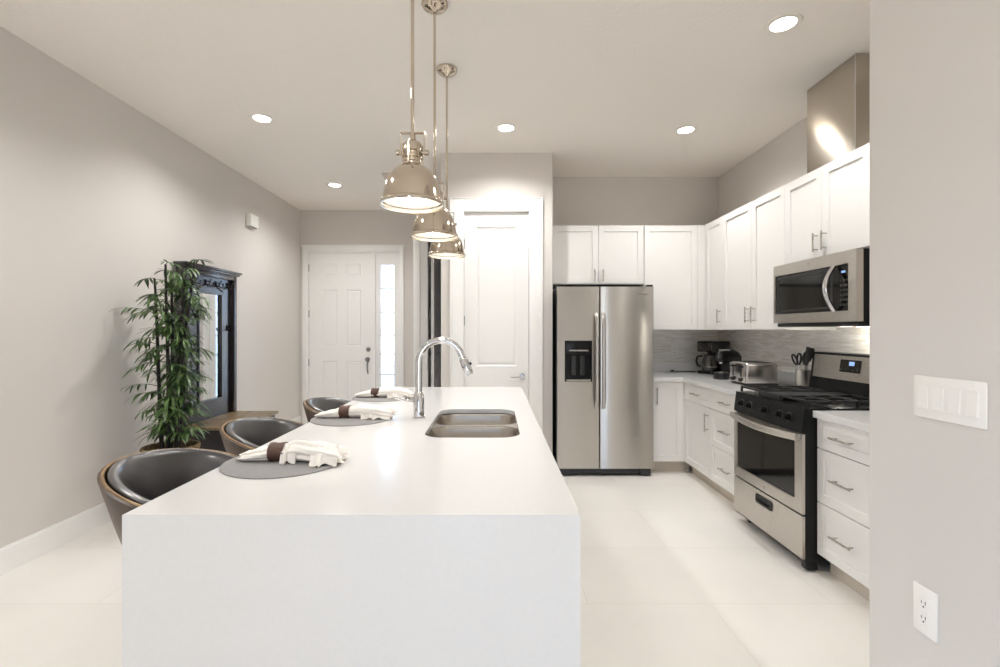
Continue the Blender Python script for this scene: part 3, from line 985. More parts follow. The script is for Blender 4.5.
# upper cabinets (top 2.41)
UT, UB = 2.41, 1.36
UX = 2.085           # door faces of the right-hand uppers
UY = 4.755           # door faces of the uppers on the back wall
t = .019
c = thing('wall_cabinet', (1.035, UY + .2, 1.82), 'white two-door wall cabinet above the refrigerator', 'cabinet')
MB().box(.575, 1.49, UY + t + .001, YB - .001, 1.815, UT).build('carcass', M_cab, c, smooth=0)
for (a, b, hx) in ((.578, 1.0345, .995), (1.0345, 1.489, 1.078)):
    d = shaker(c, 'door', face_y(UY + t), a, b, 1.822, UT - .004)
    pull_y(d, UY, hx, 1.905, .12)
c = thing('wall_cabinet', (1.78, UY + .2, UB), 'tall white wall cabinet in the corner right of the refrigerator', 'cabinet')
MB().box(1.491, UX + t, UY + t + .001, YB - .013, UB, UT).build('carcass', M_cab, c, smooth=0)
shaker(c, 'door', face_y(UY + t), 1.494, 2.03, UB + .003, UT - .004)
MB().box(2.032, UX + t, UY + .002, UY + t, UB, UT).build('filler_strip', M_cab, c, smooth=0)
ya, yb, yc, yd, ye = 4.75, 4.35, 3.86, 3.418, 2.635
c = thing('wall_cabinet', (UX + .2, (ya + yb) / 2, UB), 'narrow white wall cabinet above the coffee machines', 'cabinet')
MB().box(UX + t + .001, XR - .013, yb + .0005, UY + t, UB, UT).build('carcass', M_cab, c, smooth=0)
d = shaker(c, 'door', face_x(UX + t), yb, 4.70, UB + .003, UT - .004)
pull_x(d, UX, yb + .045, UB + .125)
c = thing('wall_cabinet', (UX + .2, (yb + yd) / 2, UB), 'white two-door wall cabinet above the toaster, left of the microwave', 'cabinet')
MB().box(UX + t + .001, XR - .013, yd + .0005, yb - .0005, UB, UT).build('carcass', M_cab, c, smooth=0)
d = shaker(c, 'door', face_x(UX + t), yc, yb, UB + .003, UT - .004)
pull_x(d, UX, yc + .045, UB + .125)
d = shaker(c, 'door', face_x(UX + t), yd, yc, UB + .003, UT - .004)
pull_x(d, UX, yc - .045, UB + .125)
MZ0, MZ1 = 1.395, 1.815
c = thing('wall_cabinet', (UX + .2, (ye + yd) / 2, MZ1), 'white two-door wall cabinet directly above the microwave', 'cabinet')
MB().box(UX + t + .001, XR - .013, ye, yd - .0005, MZ1 + .004, UT).build('carcass', M_cab, c, smooth=0)
ym = 3.03
d = shaker(c, 'door', face_x(UX + t), ym, yd, MZ1 + .012, UT - .004)
pull_x(d, UX, ym + .04, MZ1 + .11, L=.12)
d = shaker(c, 'door', face_x(UX + t), ye, ym, MZ1 + .012, UT - .004)
pull_x(d, UX, ym - .04, MZ1 + .11, L=.12)

# steel duct cover
dc = thing('duct_cover', (2.335, 3.122, UT), 'shiny stainless steel duct cover rising from cabinet top to ceiling', 'duct cover')
MB().box(2.2, XR - .001, 2.895, 3.35, UT + .001, ZC - .001, .002, 1).build('cover', M_duct, dc, smooth=0)
MB().box(2.196, 2.199, 2.893, 2.90, UT + .001, ZC - .001).build('corner_seam', M_chrome, dc, smooth=0)

# base cabinets
BX = 1.80            # door faces, right-hand run
KX = BX + .075
BZ0, BZ1 = .11, .868
CZ0, CZ1 = .873, .91
def base_x(y0, y1, label, rows, door=False):
    c = thing('base_cabinet', ((BX + XR) / 2, (y0 + y1) / 2, 0), label, 'cabinet')
    MB().box(BX + .02, XR - .002, y0 + .0005, y1 - .0005, BZ0, CZ0 - .001).build('carcass', M_cab, c, smooth=0)
    MB().box(KX, KX + .015, y0, y1, 0, BZ0).build('toe_kick', M_kick, c, smooth=0)
    for (z0, z1, kind) in rows:
        if kind == 'drawer':
            d = shaker(c, 'drawer', face_x(BX + t), y0, y1, z0, z1, .05)
            pull_x(d, BX, (y0 + y1) / 2, (z0 + z1) / 2 + (.0 if z1 - z0 < .2 else .005), True, .15)
        else:
            d = shaker(c, 'door', face_x(BX + t), y0, y1, z0, z1)
            pull_x(d, BX, y0 + .05, z1 - .125, L=.16)
    return c
three = [(.705, BZ1, 'drawer'), (.405, .703, 'drawer'), (.112, .403, 'drawer')]
base_x(2.235, 2.655, 'white three-drawer base cabinet right of the range, nearest the camera', three)
base_x(3.425, 3.96, 'white three-drawer base cabinet left of the range', three)
base_x(3.96, 4.515, 'white base cabinet with one drawer over a door, near the corner', [(.705, BZ1, 'drawer'), (.112, .703, 'door')])
BY = 4.505
c = thing('base_cabinet', (1.64, BY + .3, 0), 'white single-door base cabinet between refrigerator and corner', 'cabinet')
MB().box(1.485, BX + .02, BY + .02, YB - .002, BZ0, CZ0 - .001).build('carcass', M_cab, c, smooth=0)
MB().box(1.485, KX, BY + .075, BY + .09, 0, BZ0).build('toe_kick', M_kick, c, smooth=0)
d = shaker(c, 'door', face_y(BY + t), 1.50, BX - .015, .112, BZ1)
pull_y(d, BY, 1.53, .735, .16)
MB().box(BX - .013, BX + .018, BY + .004, BY + .019, .112, BZ1).build('filler_strip', M_cab, c, smooth=0)

# worktops
CE = 1.775
kc = thing('corner_countertop', (2.1, 4.4, CZ0), 'L-shaped white quartz worktop running from refrigerator to range', 'countertop')
MB().prism([(1.483, BY - .025), (CE, BY - .025), (CE, 3.425), (XR - .0005, 3.425), (XR - .0005, YB - .0005), (1.483, YB - .0005)], [], CZ0, CZ1).build('worktop', M_quartz, kc, smooth=0)
MB().box(1.483, XR - .014, YB - .034, YB - .0125, CZ1 + .0005, 1.01).build('upstand', M_quartz, kc, smooth=0)
MB().box(XR - .034, XR - .0125, 3.425, YB - .035, CZ1 + .0005, 1.01).build('upstand', M_quartz, kc, smooth=0)
kc = thing('countertop', (2.1, 2.35, CZ0), 'white quartz worktop right of the range at the foreground wall', 'countertop')
MB().box(CE, XR - .0005, 2.235, 2.655, CZ0, CZ1, .0015, 1).build('worktop', M_quartz, kc, smooth=0)
MB().box(XR - .034, XR - .0125, 2.235, 2.655, CZ1 + .0005, 1.01).build('upstand', M_quartz, kc, smooth=0)

# ================================================================== REFRIGERATOR
FY0 = 4.40
fr = thing('refrigerator', (1.02, FY0 + .4, 0), 'stainless side-by-side refrigerator with water dispenser', 'refrigerator')
fx0, fx1, fz0, fz1, fs = .576, 1.474, .075, 1.762, .966
MB().box(fx0 + .004, fx1 - .004, FY0 + .085, YB - .08, .03, fz1 - .012, .004).build('casing', M_dark, fr)
for hx in (fx0 + .004, fx1 - .06):
    MB().box(hx, hx + .056, FY0 + .02, FY0 + .084, fz1 + .001, fz1 + .02, .004).build('hinge_cover', M_blackp, fr)
gm = MB().box(fx0 + .02, fx1 - .02, FY0 + .03, FY0 + .084, .018, fz0 - .006, .003)
for k in range(2):
    x = fx0 + .03 + k * (fx1 - fx0 - .15)
    gm.box(x, x + .09, FY0 + .012, FY0 + .029, .01, fz0 - .006, .004)
gm.build('base_grille', M_dark, fr)
for (sx0, sx1) in ((fx0 + .05, fx0 + .09), (fx1 - .09, fx1 - .05)):
    MB().cyl((sx0, FY0 + .12, 0), (sx0, FY0 + .12, .03), .018).build('foot', M_blackp, fr)
    MB().cyl((sx0, YB - .2, 0), (sx0, YB - .2, .03), .018).build('foot', M_blackp, fr)
# left (freezer) door with an opening for the dispenser
ex0, ex1, ez0, ez1 = .646, .900, .88, 1.262
def rounded_door(x0, x1, hole=None):
    m = MB()
    r = .016
    outer = [(x0, FY0 + .08), (x0, FY0 + r), (x0 + r * .3, FY0 + r * .3), (x0 + r, FY0), (x1 - r, FY0), (x1 - r * .3, FY0 + r * .3), (x1, FY0 + r), (x1, FY0 + .08)]
    m.prism(outer, [], fz0, fz1)
    return m
ld = MB()
ld.prism([(fx0, fz0), (fs - .003, fz0), (fs - .003, fz1), (fx0, fz1)], [[(ex0, ez0), (ex1, ez0), (ex1, ez1), (ex0, ez1)]], 0, .078, face_y(FY0 + .08))
ld.box(fx0 + .002, fx0 + .012, FY0 - .002, FY0 + .06, fz0, fz1, .004)
ldo = ld.build('door', M_steel, fr, smooth=30)
ldo['label'] = 'left freezer door with black dispenser'
rdo = rounded_door(fs + .003, fx1).build('door', M_steel, fr, smooth=40)
dm = MB().box(ex0 + .001, ex1 - .001, FY0 + .05, FY0 + .07, ez0 + .001, ez1 - .001)
dm.box(ex0 + .001, ex0 + .012, FY0 - .004, FY0 + .05, ez0 + .001, ez1 - .001, .002).box(ex1 - .012, ex1 - .001, FY0 - .004, FY0 + .05, ez0 + .001, ez1 - .001, .002)
dm.box(ex0 + .012, ex1 - .012, FY0 - .004, FY0 + .05, ez1 - .125, ez1 - .001, .002).box(ex0 + .012, ex1 - .012, FY0 - .004, FY0 + .05, ez0 + .001, ez0 + .02, .002)
dmo = dm.build('dispenser', M_black, ldo, smooth=30)
MB().box(ex0 + .04, ex1 - .035, FY0 - .008, FY0 - .004, ez1 - .098, ez1 - .086, .001, 1).build('control_strip', M_pull, dmo, smooth=0)
for x in (ex0 + .085, ex0 + .165):
    MB().box(x - .022, x + .022, FY0 + .015, FY0 + .03, ez0 + .06, ez1 - .14, .006).build('paddle', M_dark, dmo)
MB().box(ex0 + .014, ex1 - .014, FY0 - .01, FY0 + .04, ez0 + .005, ez0 + .022, .002).build('drip_tray', M_pull, dmo, smooth=0)
for (x, par) in ((.936, ldo), (.998, rdo)):
    m = MB()
    zz = [.64, .70, .80, 1.0, 1.2, 1.35, 1.45, 1.51]
    m.tube([(x, FY0 - .012 - .045 * min(1, max(0, sin(pi * k / 7)) ** .5 * 1.0 + .25), z) for k, z in enumerate(zz)], .0165, 14, flat=((0, 1, 0), .7))
    for z in (.66, 1.49):
        m.cyl((x, FY0 + .001, z), (x, FY0 - .035, z), .012)
    m.build('handle', M_steel, par)
MB().box(1.325, 1.43, FY0 - .002, FY0 - .0002, 1.685, 1.699).build('badge', M_pull, rdo, smooth=0)

# ================================================================== MICROWAVE
MX = 2.0
my0, my1 = 2.63, 3.412
mw = thing('microwave', (2.2, 3.02, MZ0), 'stainless over-the-range microwave under the right wall cabinets', 'microwave')
MB().box(MX + .041, XR - .014, my0 + .004, my1 - .004, MZ0 + .012, MZ1 - .001, .003).build('casing', M_black, mw)
MB().box(MX + .028, XR - .02, my0 + .02, my1 - .001, MZ0 - .013, MZ0 + .0115, .004).build('vent_base', M_blackp, mw)
fm = face_x(MX + .04)
wy0, wy1, wz0, wz1 = my0 + .06, my1 - .022, MZ0 + .075, MZ1 - .075
MB().prism([(my0, MZ0 + .013), (my1, MZ0 + .013), (my1, MZ1 - .002), (my0, MZ1 - .002)], [[(wy0, wz0), (wy1, wz0), (wy1, wz1), (wy0, wz1)]], 0, .04, fm).build('front_frame', M_steelh, mw, smooth=0)
pan = MB().box(MX + .006, MX + .036, wy0 + .001, wy1 - .001, wz0 + .001, wz1 - .001, .001, 1).build('door_glass', M_glassb, mw, smooth=0)
MB().prism([(wy0 + .13, wz0 + .018), (wy1 - .02, wz0 + .018), (wy1 - .02, wz1 - .018), (wy0 + .13, wz1 - .018)], [[(wy0 + .15, wz0 + .03), (wy1 - .035, wz0 + .03), (wy1 - .035, wz1 - .03), (wy0 + .15, wz1 - .03)]], 0, .0015, face_x(MX + .0058)).build('window_border', M_blackp, pan, smooth=0)
cp = MB()
for i in range(3):
    for j in range(6):
        cp.box(MX + .0045, MX + .0058, wy0 + .012 + i * .022, wy0 + .026 + i * .022, wz0 + .03 + j * .028, wz0 + .043 + j * .028)
cpo = cp.build('keypad', M_dark, mw, smooth=0)
MB().box(MX + .0042, MX + .0058, wy0 + .03, wy0 + .06, wz1 - .05, wz1 - .038).build('display', M_disp, mw, smooth=0)
hy = wy0 + .10
pts = []
for k in range(17):
    s = k / 16
    pts.append((MX - .010 - .055 * sin(pi * s) , hy + .0 , wz0 + .004 + (wz1 - wz0 - .008) * s))
MB().tube(pts, .016, 14, flat=((1, 0, 0), .55)).build('handle', M_chrome, mw)
MB().cyl((MX - .002, 3.03, MZ1 - .038), (MX - .0002, 3.03, MZ1 - .038), .012, seg=24).build('badge', M_pull, mw)
MB().box(2.36, 2.42, 3.0, 3.1, MZ0 - .017, MZ0 - .0135).build('work_light', M_bulb, mw, smooth=0)
lamp('microwave_work_lamp', 'POINT', (2.25, 3.05, MZ0 - .05), 2.8, (1.0, .93, .82), shadow_soft_size=.03)

# ================================================================== RANGE
RX = 1.716
ry0, ry1 = 2.66, 3.418
rg = thing('gas_range', (2.08, 3.04, 0), 'stainless and black gas range between the base cabinets', 'range')
MB().box(RX + .0215, XR - .06, ry0 + .002, ry1 - .002, .055, .895, .003).build('body', M_black, rg)
for (x, y) in ((RX + .1, ry0 + .05), (RX + .1, ry1 - .05), (XR - .12, ry0 + .05), (XR - .12, ry1 - .05)):
    MB().cyl((x, y, 0), (x, y, .055), .022, .018).build('foot', M_blackp, rg)
MB().box(RX + .03, RX + .09, ry0 + .006, ry0 + .05, .012, .055, .005).build('front_foot_cover', M_blackp, rg)
# storage drawer
fdr = face_x(RX + .0205)
dz0, dz1 = .075, .315
hy0, hy1 = 2.955, 3.125
drw = MB().prism([(ry0, dz0), (ry1, dz0), (ry1, dz1), (ry0, dz1)], [rrect(hy0, hy1, .236, .284, .012, 4)], 0, .0155, fdr).build('storage_drawer', M_steelh, rg, smooth=30)
hp = MB().prism(rrect(hy0 - .006, hy1 + .006, .230, .290, .014, 4), [rrect(hy0 + .006, hy1 - .006, .242, .278, .010, 4)], .016, .021, fdr)
hp.box(RX + .016, RX + .020, hy0 + .001, hy1 - .001, .238, .282)
hp.box(RX + .003, RX + .015, hy0 + .012, hy1 - .012, .262, .276, .004)
hp.build('drawer_grip', M_blackp, drw, smooth=30)
# oven door
oz0, oz1 = .325, .775
gz0, gz1, gy0, gy1 = .395, .742, ry0 + .068, ry1 - .045
ovd = MB().prism([(ry0, oz0), (ry1, oz0), (ry1, oz1), (ry0, oz1)], [rrect(gy0, gy1, gz0, gz1, .006, 3)], 0, .0155, fdr).build('oven_door', M_steelh, rg, smooth=30)
MB().box(RX + .008, RX + .0195, gy0 + .001, gy1 - .001, gz0 + .001, gz1 - .001, .001, 1).build('oven_glass', M_glassb, ovd, smooth=0)
hb = []
for k in range(21):
    s = k / 20
    hb.append((RX - .022 - .032 * sin(pi * s), ry0 + .012 + (ry1 - ry0 - .024) * s, .757 - .012 * sin(pi * s)))
m = MB().tube(hb, .021, 16, flat=((1, 0, 0), .5))
for y in (ry0 + .03, ry1 - .03):
    m.box(RX - .022, RX + .006, y - .014, y + .014, .742, .772, .004)
m.build('handle', M_steelh, ovd)
MB().cyl((RX + .004, 3.04, .352), (RX + .0062, 3.04, .352), .010, seg=20).build('badge', M_pull, ovd)
# control panel with knobs
cpn = MB().prism([(RX + .002, .785), (RX + .10, .785), (RX + .10, .9205), (RX + .018, .9205)], [], ry0 + .001, ry1 - .001, lambda u, v, w: (u, w, v)).build('control_panel', M_black, rg, smooth=0)
nd = Vector((-.1355, 0, .016)).normalized()
for y in (3.315, 3.215, 3.03, 2.875, 2.785):
    p = Vector((RX + .0095, y, .85))
    k = MB().cyl(p, p + nd * .010, .026, .024, 24).cyl(p + nd * .010, p + nd * .034, .019, .017, 24)
    k.box(-.0035, .0035, -.018, .018, 0, .006, .001, 1, Matrix.Translation(p + nd * .034) @ Vector((0, 0, 1)).rotation_difference(nd).to_matrix().to_4x4())
    ko = k.build('knob', M_black, rg, smooth=30)
    MB().cyl(p + nd * .0005, p + nd * .003, .0275, .0275, 24).build('knob_ring', M_hinge, ko)
# cooktop, burners, grates
MB().box(RX + .101, XR - .12, ry0, ry1, .896, .922, .004).build('cooktop', M_black, rg)
for (x, y, r) in ((1.93, 2.80, .045), (1.93, 3.28, .04), (2.18, 2.80, .035), (2.18, 3.28, .045)):
    b = MB().lathe([(0, .024), (r * .55, .024), (r * .62, .02), (r * .62, .014), (r, .013), (r * 1.05, .004), (r * 1.3, .001), (r * 1.3, 0)], (x, y, .922), seg=28).build('burner', M_iron, rg)
def grate(y0, y1, fill):
    m = MB()
    x0, x1 = RX + .045, XR - .135
    zt0, zt1 = .948, .962
    w = .012
    m.box(x0, x1, y0, y0 + w, zt0, zt1, .003, 1).box(x0, x1, y1 - w, y1, zt0, zt1, .003, 1)
    m.box(x0, x0 + w, y0, y1, zt0, zt1, .003, 1).box(x1 - w, x1, y0, y1, zt0, zt1, .003, 1)
    ymid = (y0 + y1) / 2
    m.box(x0, x1, ymid - w / 2, ymid + w / 2, zt0, zt1, .003, 1)
    for x in (x0 + .14, (x0 + x1) / 2, x1 - .14):
        m.box(x - w / 2, x + w / 2, y0, y1, zt0, zt1, .003, 1)
    for x in (x0 + .006, (x0 + x1) / 2, x1 - .006):
        for y in (y0 + .006, y1 - .006):
            m.box(x - .006, x + .006, y - .006, y + .006, .922, zt0, 0)
    return m.build('grate', M_iron, rg, smooth=30)
grate(ry0 + .012, ry0 + .262, False)
grate(ry1 - .262, ry1 - .012, False)
gm = MB().box(RX + .05, XR - .14, 2.93, 3.148, .935, .952, .006)
gm.box(RX + .04, RX + .055, 2.93, 3.148, .922, .958, .003).box(XR - .15, XR - .135, 2.93, 3.148, .922, .958, .003)
gm.build('griddle', M_iron, rg)
# backguard
bg = MB().prism([(2.252, .923), (2.40, .923), (2.40, 1.205), (2.292, 1.205)], [], ry0 + .001, ry1 - .001, lambda u, v, w: (u, w, v)).build('backguard', M_black, rg, smooth=0)
def bgf(u, v, w):       # on the leaning face of the backguard
    k = (v - .923) / .282
    return (2.252 + .04 * k - w, u, v)
MB().prism([(ry0 + .003, 1.035), (ry1 - .045, 1.035), (ry1 - .035, 1.190), (ry0 + .003, 1.190)], [], .0005, .012, bgf).build('backguard_panel', M_steelh, bg, smooth=0)
dp = MB().prism(rrect(2.945, 3.12, 1.088, 1.168, .006, 3), [], .0125, .016, bgf).build('clock_panel', M_glassb, bg, smooth=0)
MB().prism(rrect(2.995, 3.04, 1.132, 1.157, .002, 2), [], .0163, .0172, bgf).build('display', M_disp, dp, smooth=0)
km = MB()
for k in range(5):
    km.prism(rrect(2.955 + k * .034, 2.975 + k * .034, 1.098, 1.11, .003, 2), [], .0163, .0172, bgf)
km.build('button_row', M_dark, dp, smooth=0)
MB().prism([(2.72, .985), (2.79, .985), (2.79, .993), (2.72, .993)], [], .0004, .0012, bgf).build('badge', M_pull, bg, smooth=0)

# ================================================================== COUNTER-TOP APPLIANCES
# toaster
tx0, tx1, ty0, ty1 = 2.0, 2.27, 3.80, 4.07
tz = CZ1
ts = thing('toaster', (2.13, 3.93, tz), 'stainless four-slice toaster on the counter left of the range', 'toaster')
MB().box(tx0 + .012, tx1, ty0, ty1, tz + .014, tz + .186, .022, 4).build('body', M_toast, ts, smooth=40)
MB().box(tx0 + .02, tx1 + .004, ty0 + .003, ty1 - .003, tz, tz + .02, .006).build('base', M_blackp, ts)
for y in (ty0 + .07, ty1 - .07):
    for s in (-.028, .028):
        MB().box(tx0 + .05, tx1 - .04, y + s - .014, y + s + .014, tz + .1845, tz + .188).build('slot', M_blackp, ts, smooth=0)
fp = MB().box(tx0 + .004, tx0 + .013, ty0 + .012, ty1 - .012, tz + .022, tz + .178, .004).build('front_plate', M_toast, ts, smooth=40)
for y in (ty0 + .07, ty1 - .07):
    MB().box(tx0 + .0025, tx0 + .0042, y - .006, y + .006, tz + .07, tz + .165).build('lever_slot', M_blackp, fp, smooth=0)
    MB().box(tx0 - .018, tx0 + .003, y - .022, y + .022, tz + .145, tz + .16, .005).build('lever', M_blackp, fp)
    MB().cyl((tx0 + .004, y, tz + .045), (tx0 - .012, y, tz + .045), .017, .015, 20).build('dial', M_blackp, fp)

# drip coffee maker with carafe
cx, cy = 2.265, 4.92
cm = thing('coffee_maker', (cx, cy, tz), 'black drip coffee maker with steel band in the counter corner', 'coffee maker')
rot = Matrix.Translation((cx, cy, tz)) @ Matrix.Rotation(R(-66), 4, 'Z')
def bxr(x0, x1, y0, y1, z0, z1, bev=0.008, seg=3, rot=rot):
    return MB().box(x0, x1, y0, y1, z0, z1, bev, seg, rot)
bxr(-.09, .09, .01, .12, .0, .33).build('water_tank', M_blackp, cm)
bxr(-.09, .09, -.13, .12, .0, .03).build('hotplate_base', M_blackp, cm)
bxr(-.095, .095, -.13, .125, .225, .335).build('brew_head', M_blackp, cm)
bxr(-.088, .088, -.1325, -.1295, .24, .32, .001, 1).build('steel_band', M_pull, cm)
ca = MB().lathe([(0, .032), (.06, .032), (.072, .06), (.074, .10), (.066, .15), (.05, .185), (.054, .195), (.05, .2), (0, .2)], (0, -.06, 0), seg=32)
bmesh.ops.transform(ca.bm, matrix=rot, verts=ca.bm.verts)
cao = ca.build('carafe', M_carafe, cm)
hd = MB().tube([(-.06, -.09, .18), (-.1, -.12, .175), (-.112, -.125, .13), (-.1, -.115, .08), (-.07, -.095, .07)], .010, 10)
bmesh.ops.transform(hd.bm, matrix=rot, verts=hd.bm.verts)
hd.build('carafe_handle', M_blackp, cao)
bd = MB().lathe([(.0742, .07), (.0752, .07), (.0752, .078), (.0742, .078)], (0, -.06, 0), seg=32, close=True)
bmesh.ops.transform(bd.bm, matrix=rot, verts=bd.bm.verts)
bd.build('carafe_band', M_pull, cao)
# capsule machine
px, py = 2.165, 4.42
cp = thing('capsule_coffee_machine', (px, py, tz), 'black capsule coffee machine with chrome lever beside the toaster', 'coffee machine')
rot2 = Matrix.Translation((px, py, tz)) @ Matrix.Rotation(R(-60), 4, 'Z')
def rm(m):
    bmesh.ops.transform(m.bm, matrix=rot2, verts=m.bm.verts)
    return m
rm(MB().lathe([(0, 0), (.066, 0), (.07, .006), (.07, .05), (.064, .058), (0, .058)], (0, -.09, 0), seg=36)).build('drip_base', M_blackp, cp)
rm(MB().lathe([(0, .058), (.056, .058), (.058, .061), (.056, .064), (0, .064)], (0, -.09, 0), seg=36)).build('drip_grid', M_pull, cp)
rm(MB().box(-.055, .055, -.03, .12, 0, .2, .03, 4)).build('column', M_blackp, cp)
rm(MB().tube([(0, .12, .20), (0, .06, .215), (0, -.04, .215), (0, -.11, .20), (0, -.135, .175)], [.05, .056, .056, .05, .03], 20)).build('head', M_black, cp)
rm(MB().tube([(-.035, -.02, .262), (-.03, -.08, .268), (0, -.13, .255), (.03, -.08, .268), (.035, -.02, .262)], .008, 10)).build('lever', M_chrome, cp)
rm(MB().cyl((0, -.10, .17), (0, -.10, .14), .02, .012, 18)).build('nozzle', M_chrome, cp)
rm(MB().cyl((.0, .125, .03), (.0, .125, .21), .045, .05, 24)).build('water_tank', M_carafe, cp)
# power cord lying on the counter
cd = MB().tube([(1.93, 5.13, tz + .006), (2.0, 5.12, tz + .005), (2.08, 5.13, tz + .005), (2.14, 5.08, tz + .005)], .004, 8)
cd.box(1.895, 1.93, 5.118, 5.142, tz + .001, tz + .02, .005)
tag(cd.build('power_cord', M_blackp), 'short black cord with plug lying on the counter behind the coffee maker', 'cord')

# utensil holder and utensils
ux, uy = 2.325, 3.585
uc = MB().lathe([(0, 0), (.05, 0), (.052, .003), (.052, .148), (.053, .15), (.05, .15), (.049, .147), (.049, .006), (0, .006)], (ux, uy, tz), seg=36)
tag(uc.build('utensil_holder', M_steel), 'stainless utensil crock on the counter against the range', 'utensil holder')
def utensil(name, dx, dy, lean, head, label, hm, headm):
    o = thing(name, (ux + dx * .25, uy + dy * .25, tz + .007), label, 'utensil', 'black kitchen utensils in the crock')
    b0 = Vector((ux + dx * .25, uy + dy * .25, tz + .008)); b1 = Vector((ux + dx, uy + dy, tz + .15)); dr = (b1 - b0).normalized()
    tip = b0 + dr * lean
    MB().tube([b0, b0 + dr * lean * .5, tip], [.006, .005, .0045], 10).build('handle', hm, o)
    sdv = Vector((0, 1, 0)) - dr * dr.y
    sdv.normalize()
    nv = dr.cross(sdv)
    def fn(a, b):
        t_ = a
        if head == 'spoon':
            wd = .040 * sin(pi * min(1, .08 + .92 * t_)) ** .6; dp = .012 * sin(pi * t_)
        else:
            wd = .020 + .026 * min(1, t_ * 2.2); dp = .004 * t_
            if t_ > .93: wd *= .85
        s = (b - .5) * 2
        return tuple(tip + dr * (t_ * .105 - .004) + sdv * (wd * s) + nv * (dp * (1 - s * s)))
    m = MB()
    if head == 'loop':
        for sg in (-1, 1):
            c_ = tip + dr * .032 + sdv * (.026 * sg)
            m.tube([c_ + (dr + sdv * .35 * sg).normalized() * (-.042 * cos(2 * pi * k / 24)) + sdv * (.024 * sin(2 * pi * k / 24)) for k in range(25)], .007, 10)
    else:
        m.grid(fn, 14, 8, thick=.003)
    m.build('head', headm, o, smooth=60)
M_stick = mat('pale utensil steel', rgb(205, 200, 192), 0.3, 1.0, rvary=.05)
utensil('spatula', .012, -.028, .215, 'spatula', 'black spatula leaning right in the utensil crock, nearest the range', M_stick, M_blackp)
utensil('ladle', .018, -.006, .20, 'spoon', 'black ladle standing in the middle of the utensil crock', M_stick, M_blackp)
utensil('kitchen_shears', -.014, .03, .19, 'loop', 'black loop-handled kitchen shears leaning left in the utensil crock', M_stick, M_blackp)
utensil('serving_spoon', -.006, -.032, .185, 'spoon', 'black serving spoon at the back of the utensil crock', M_stick, M_blackp)

# backsplash outlets
def outlet_y(x, z, Y0, label, w=.075, h=.118, gang=1):
    o = thing('wall_outlet', (x, Y0, z), label, 'outlet')
    MB().box(x - w / 2, x + w / 2, Y0 - .006, Y0 - .0002, z - h / 2, z + h / 2, .002, 1).build('cover_plate', M_plastic, o, smooth=30)
    for dz in (-.022, .022):
        f = MB().box(x - .016, x + .016, Y0 - .008, Y0 - .0062, z + dz - .014, z + dz + .014, .002, 1).build('socket', M_plastic, o, smooth=30)
        s = MB()
        for dx in (-.006, .006):
            s.box(x + dx - .001, x + dx + .001, Y0 - .0088, Y0 - .0082, z + dz - .003, z + dz + .007)
        s.build('slots', M_slot, f, smooth=0)
outlet_y(1.975, 1.135, YB - .012, 'white socket in the back mosaic above the power cord')
# ================================================================== WALL PLATES, SENSOR, VENT
SWX = 1.21
sw = thing('light_switch', (SWX, 1.27, 1.17), 'white four-gang rocker switch plate on the foreground wall', 'light switch')
sy0, sy1, sz0, sz1 = 1.164, 1.366, 1.115, 1.232
MB().box(SWX - .007, SWX - .0003, sy0, sy1, sz0, sz1, .003, 2).build('cover_plate', M_plastic, sw, smooth=30)
for k in range(4):
    y = sy0 + .032 + k * .046
    r = MB().box(SWX - .0095, SWX - .0072, y - .016, y + .016, 1.173 - .033, 1.173 + .033, .001, 1)
    r.prism([(SWX - .0096, 1.173 - .031), (SWX - .0125, 1.173 - .031), (SWX - .0096, 1.173 + .031)], [], y - .0145, y + .0145, lambda u, v, w: (u, w, v))
    r.build('rocker', M_plastic, sw, smooth=0)
    s = MB()
    for z in (1.173 - .048, 1.173 + .048):
        s.cyl((SWX - .0071, y, z), (SWX - .0078, y, z), .0028, seg=10)
    s.build('screw', M_plastic, sw)
ot = thing('wall_outlet', (SWX, 1.33, .573), 'white double socket low on the foreground wall', 'outlet')
oy0, oy1, o0, o1 = 1.294, 1.368, .505, .640
MB().box(SWX - .007, SWX - .0003, oy0, oy1, o0, o1, .003, 2).build('cover_plate', M_plastic, ot, smooth=30)
ocy, ocz = (oy0 + oy1) / 2, (o0 + o1) / 2
f = MB().box(SWX - .0095, SWX - .0072, ocy - .017, ocy + .017, ocz - .042, ocz + .042, .001, 1).build('socket', M_plastic, ot, smooth=0)
s = MB()
for dz in (-.021, .021):
    s.box(SWX - .0102, SWX - .0097, ocy - .007, ocy - .0052, ocz + dz - .002, ocz + dz + .008)
    s.box(SWX - .0102, SWX - .0097, ocy + .0052, ocy + .007, ocz + dz - .002, ocz + dz + .006)
    s.cyl((SWX - .0097, ocy, ocz + dz - .009), (SWX - .0102, ocy, ocz + dz - .009), .0025, seg=10)
s.build('slots', M_slot, f, smooth=0)

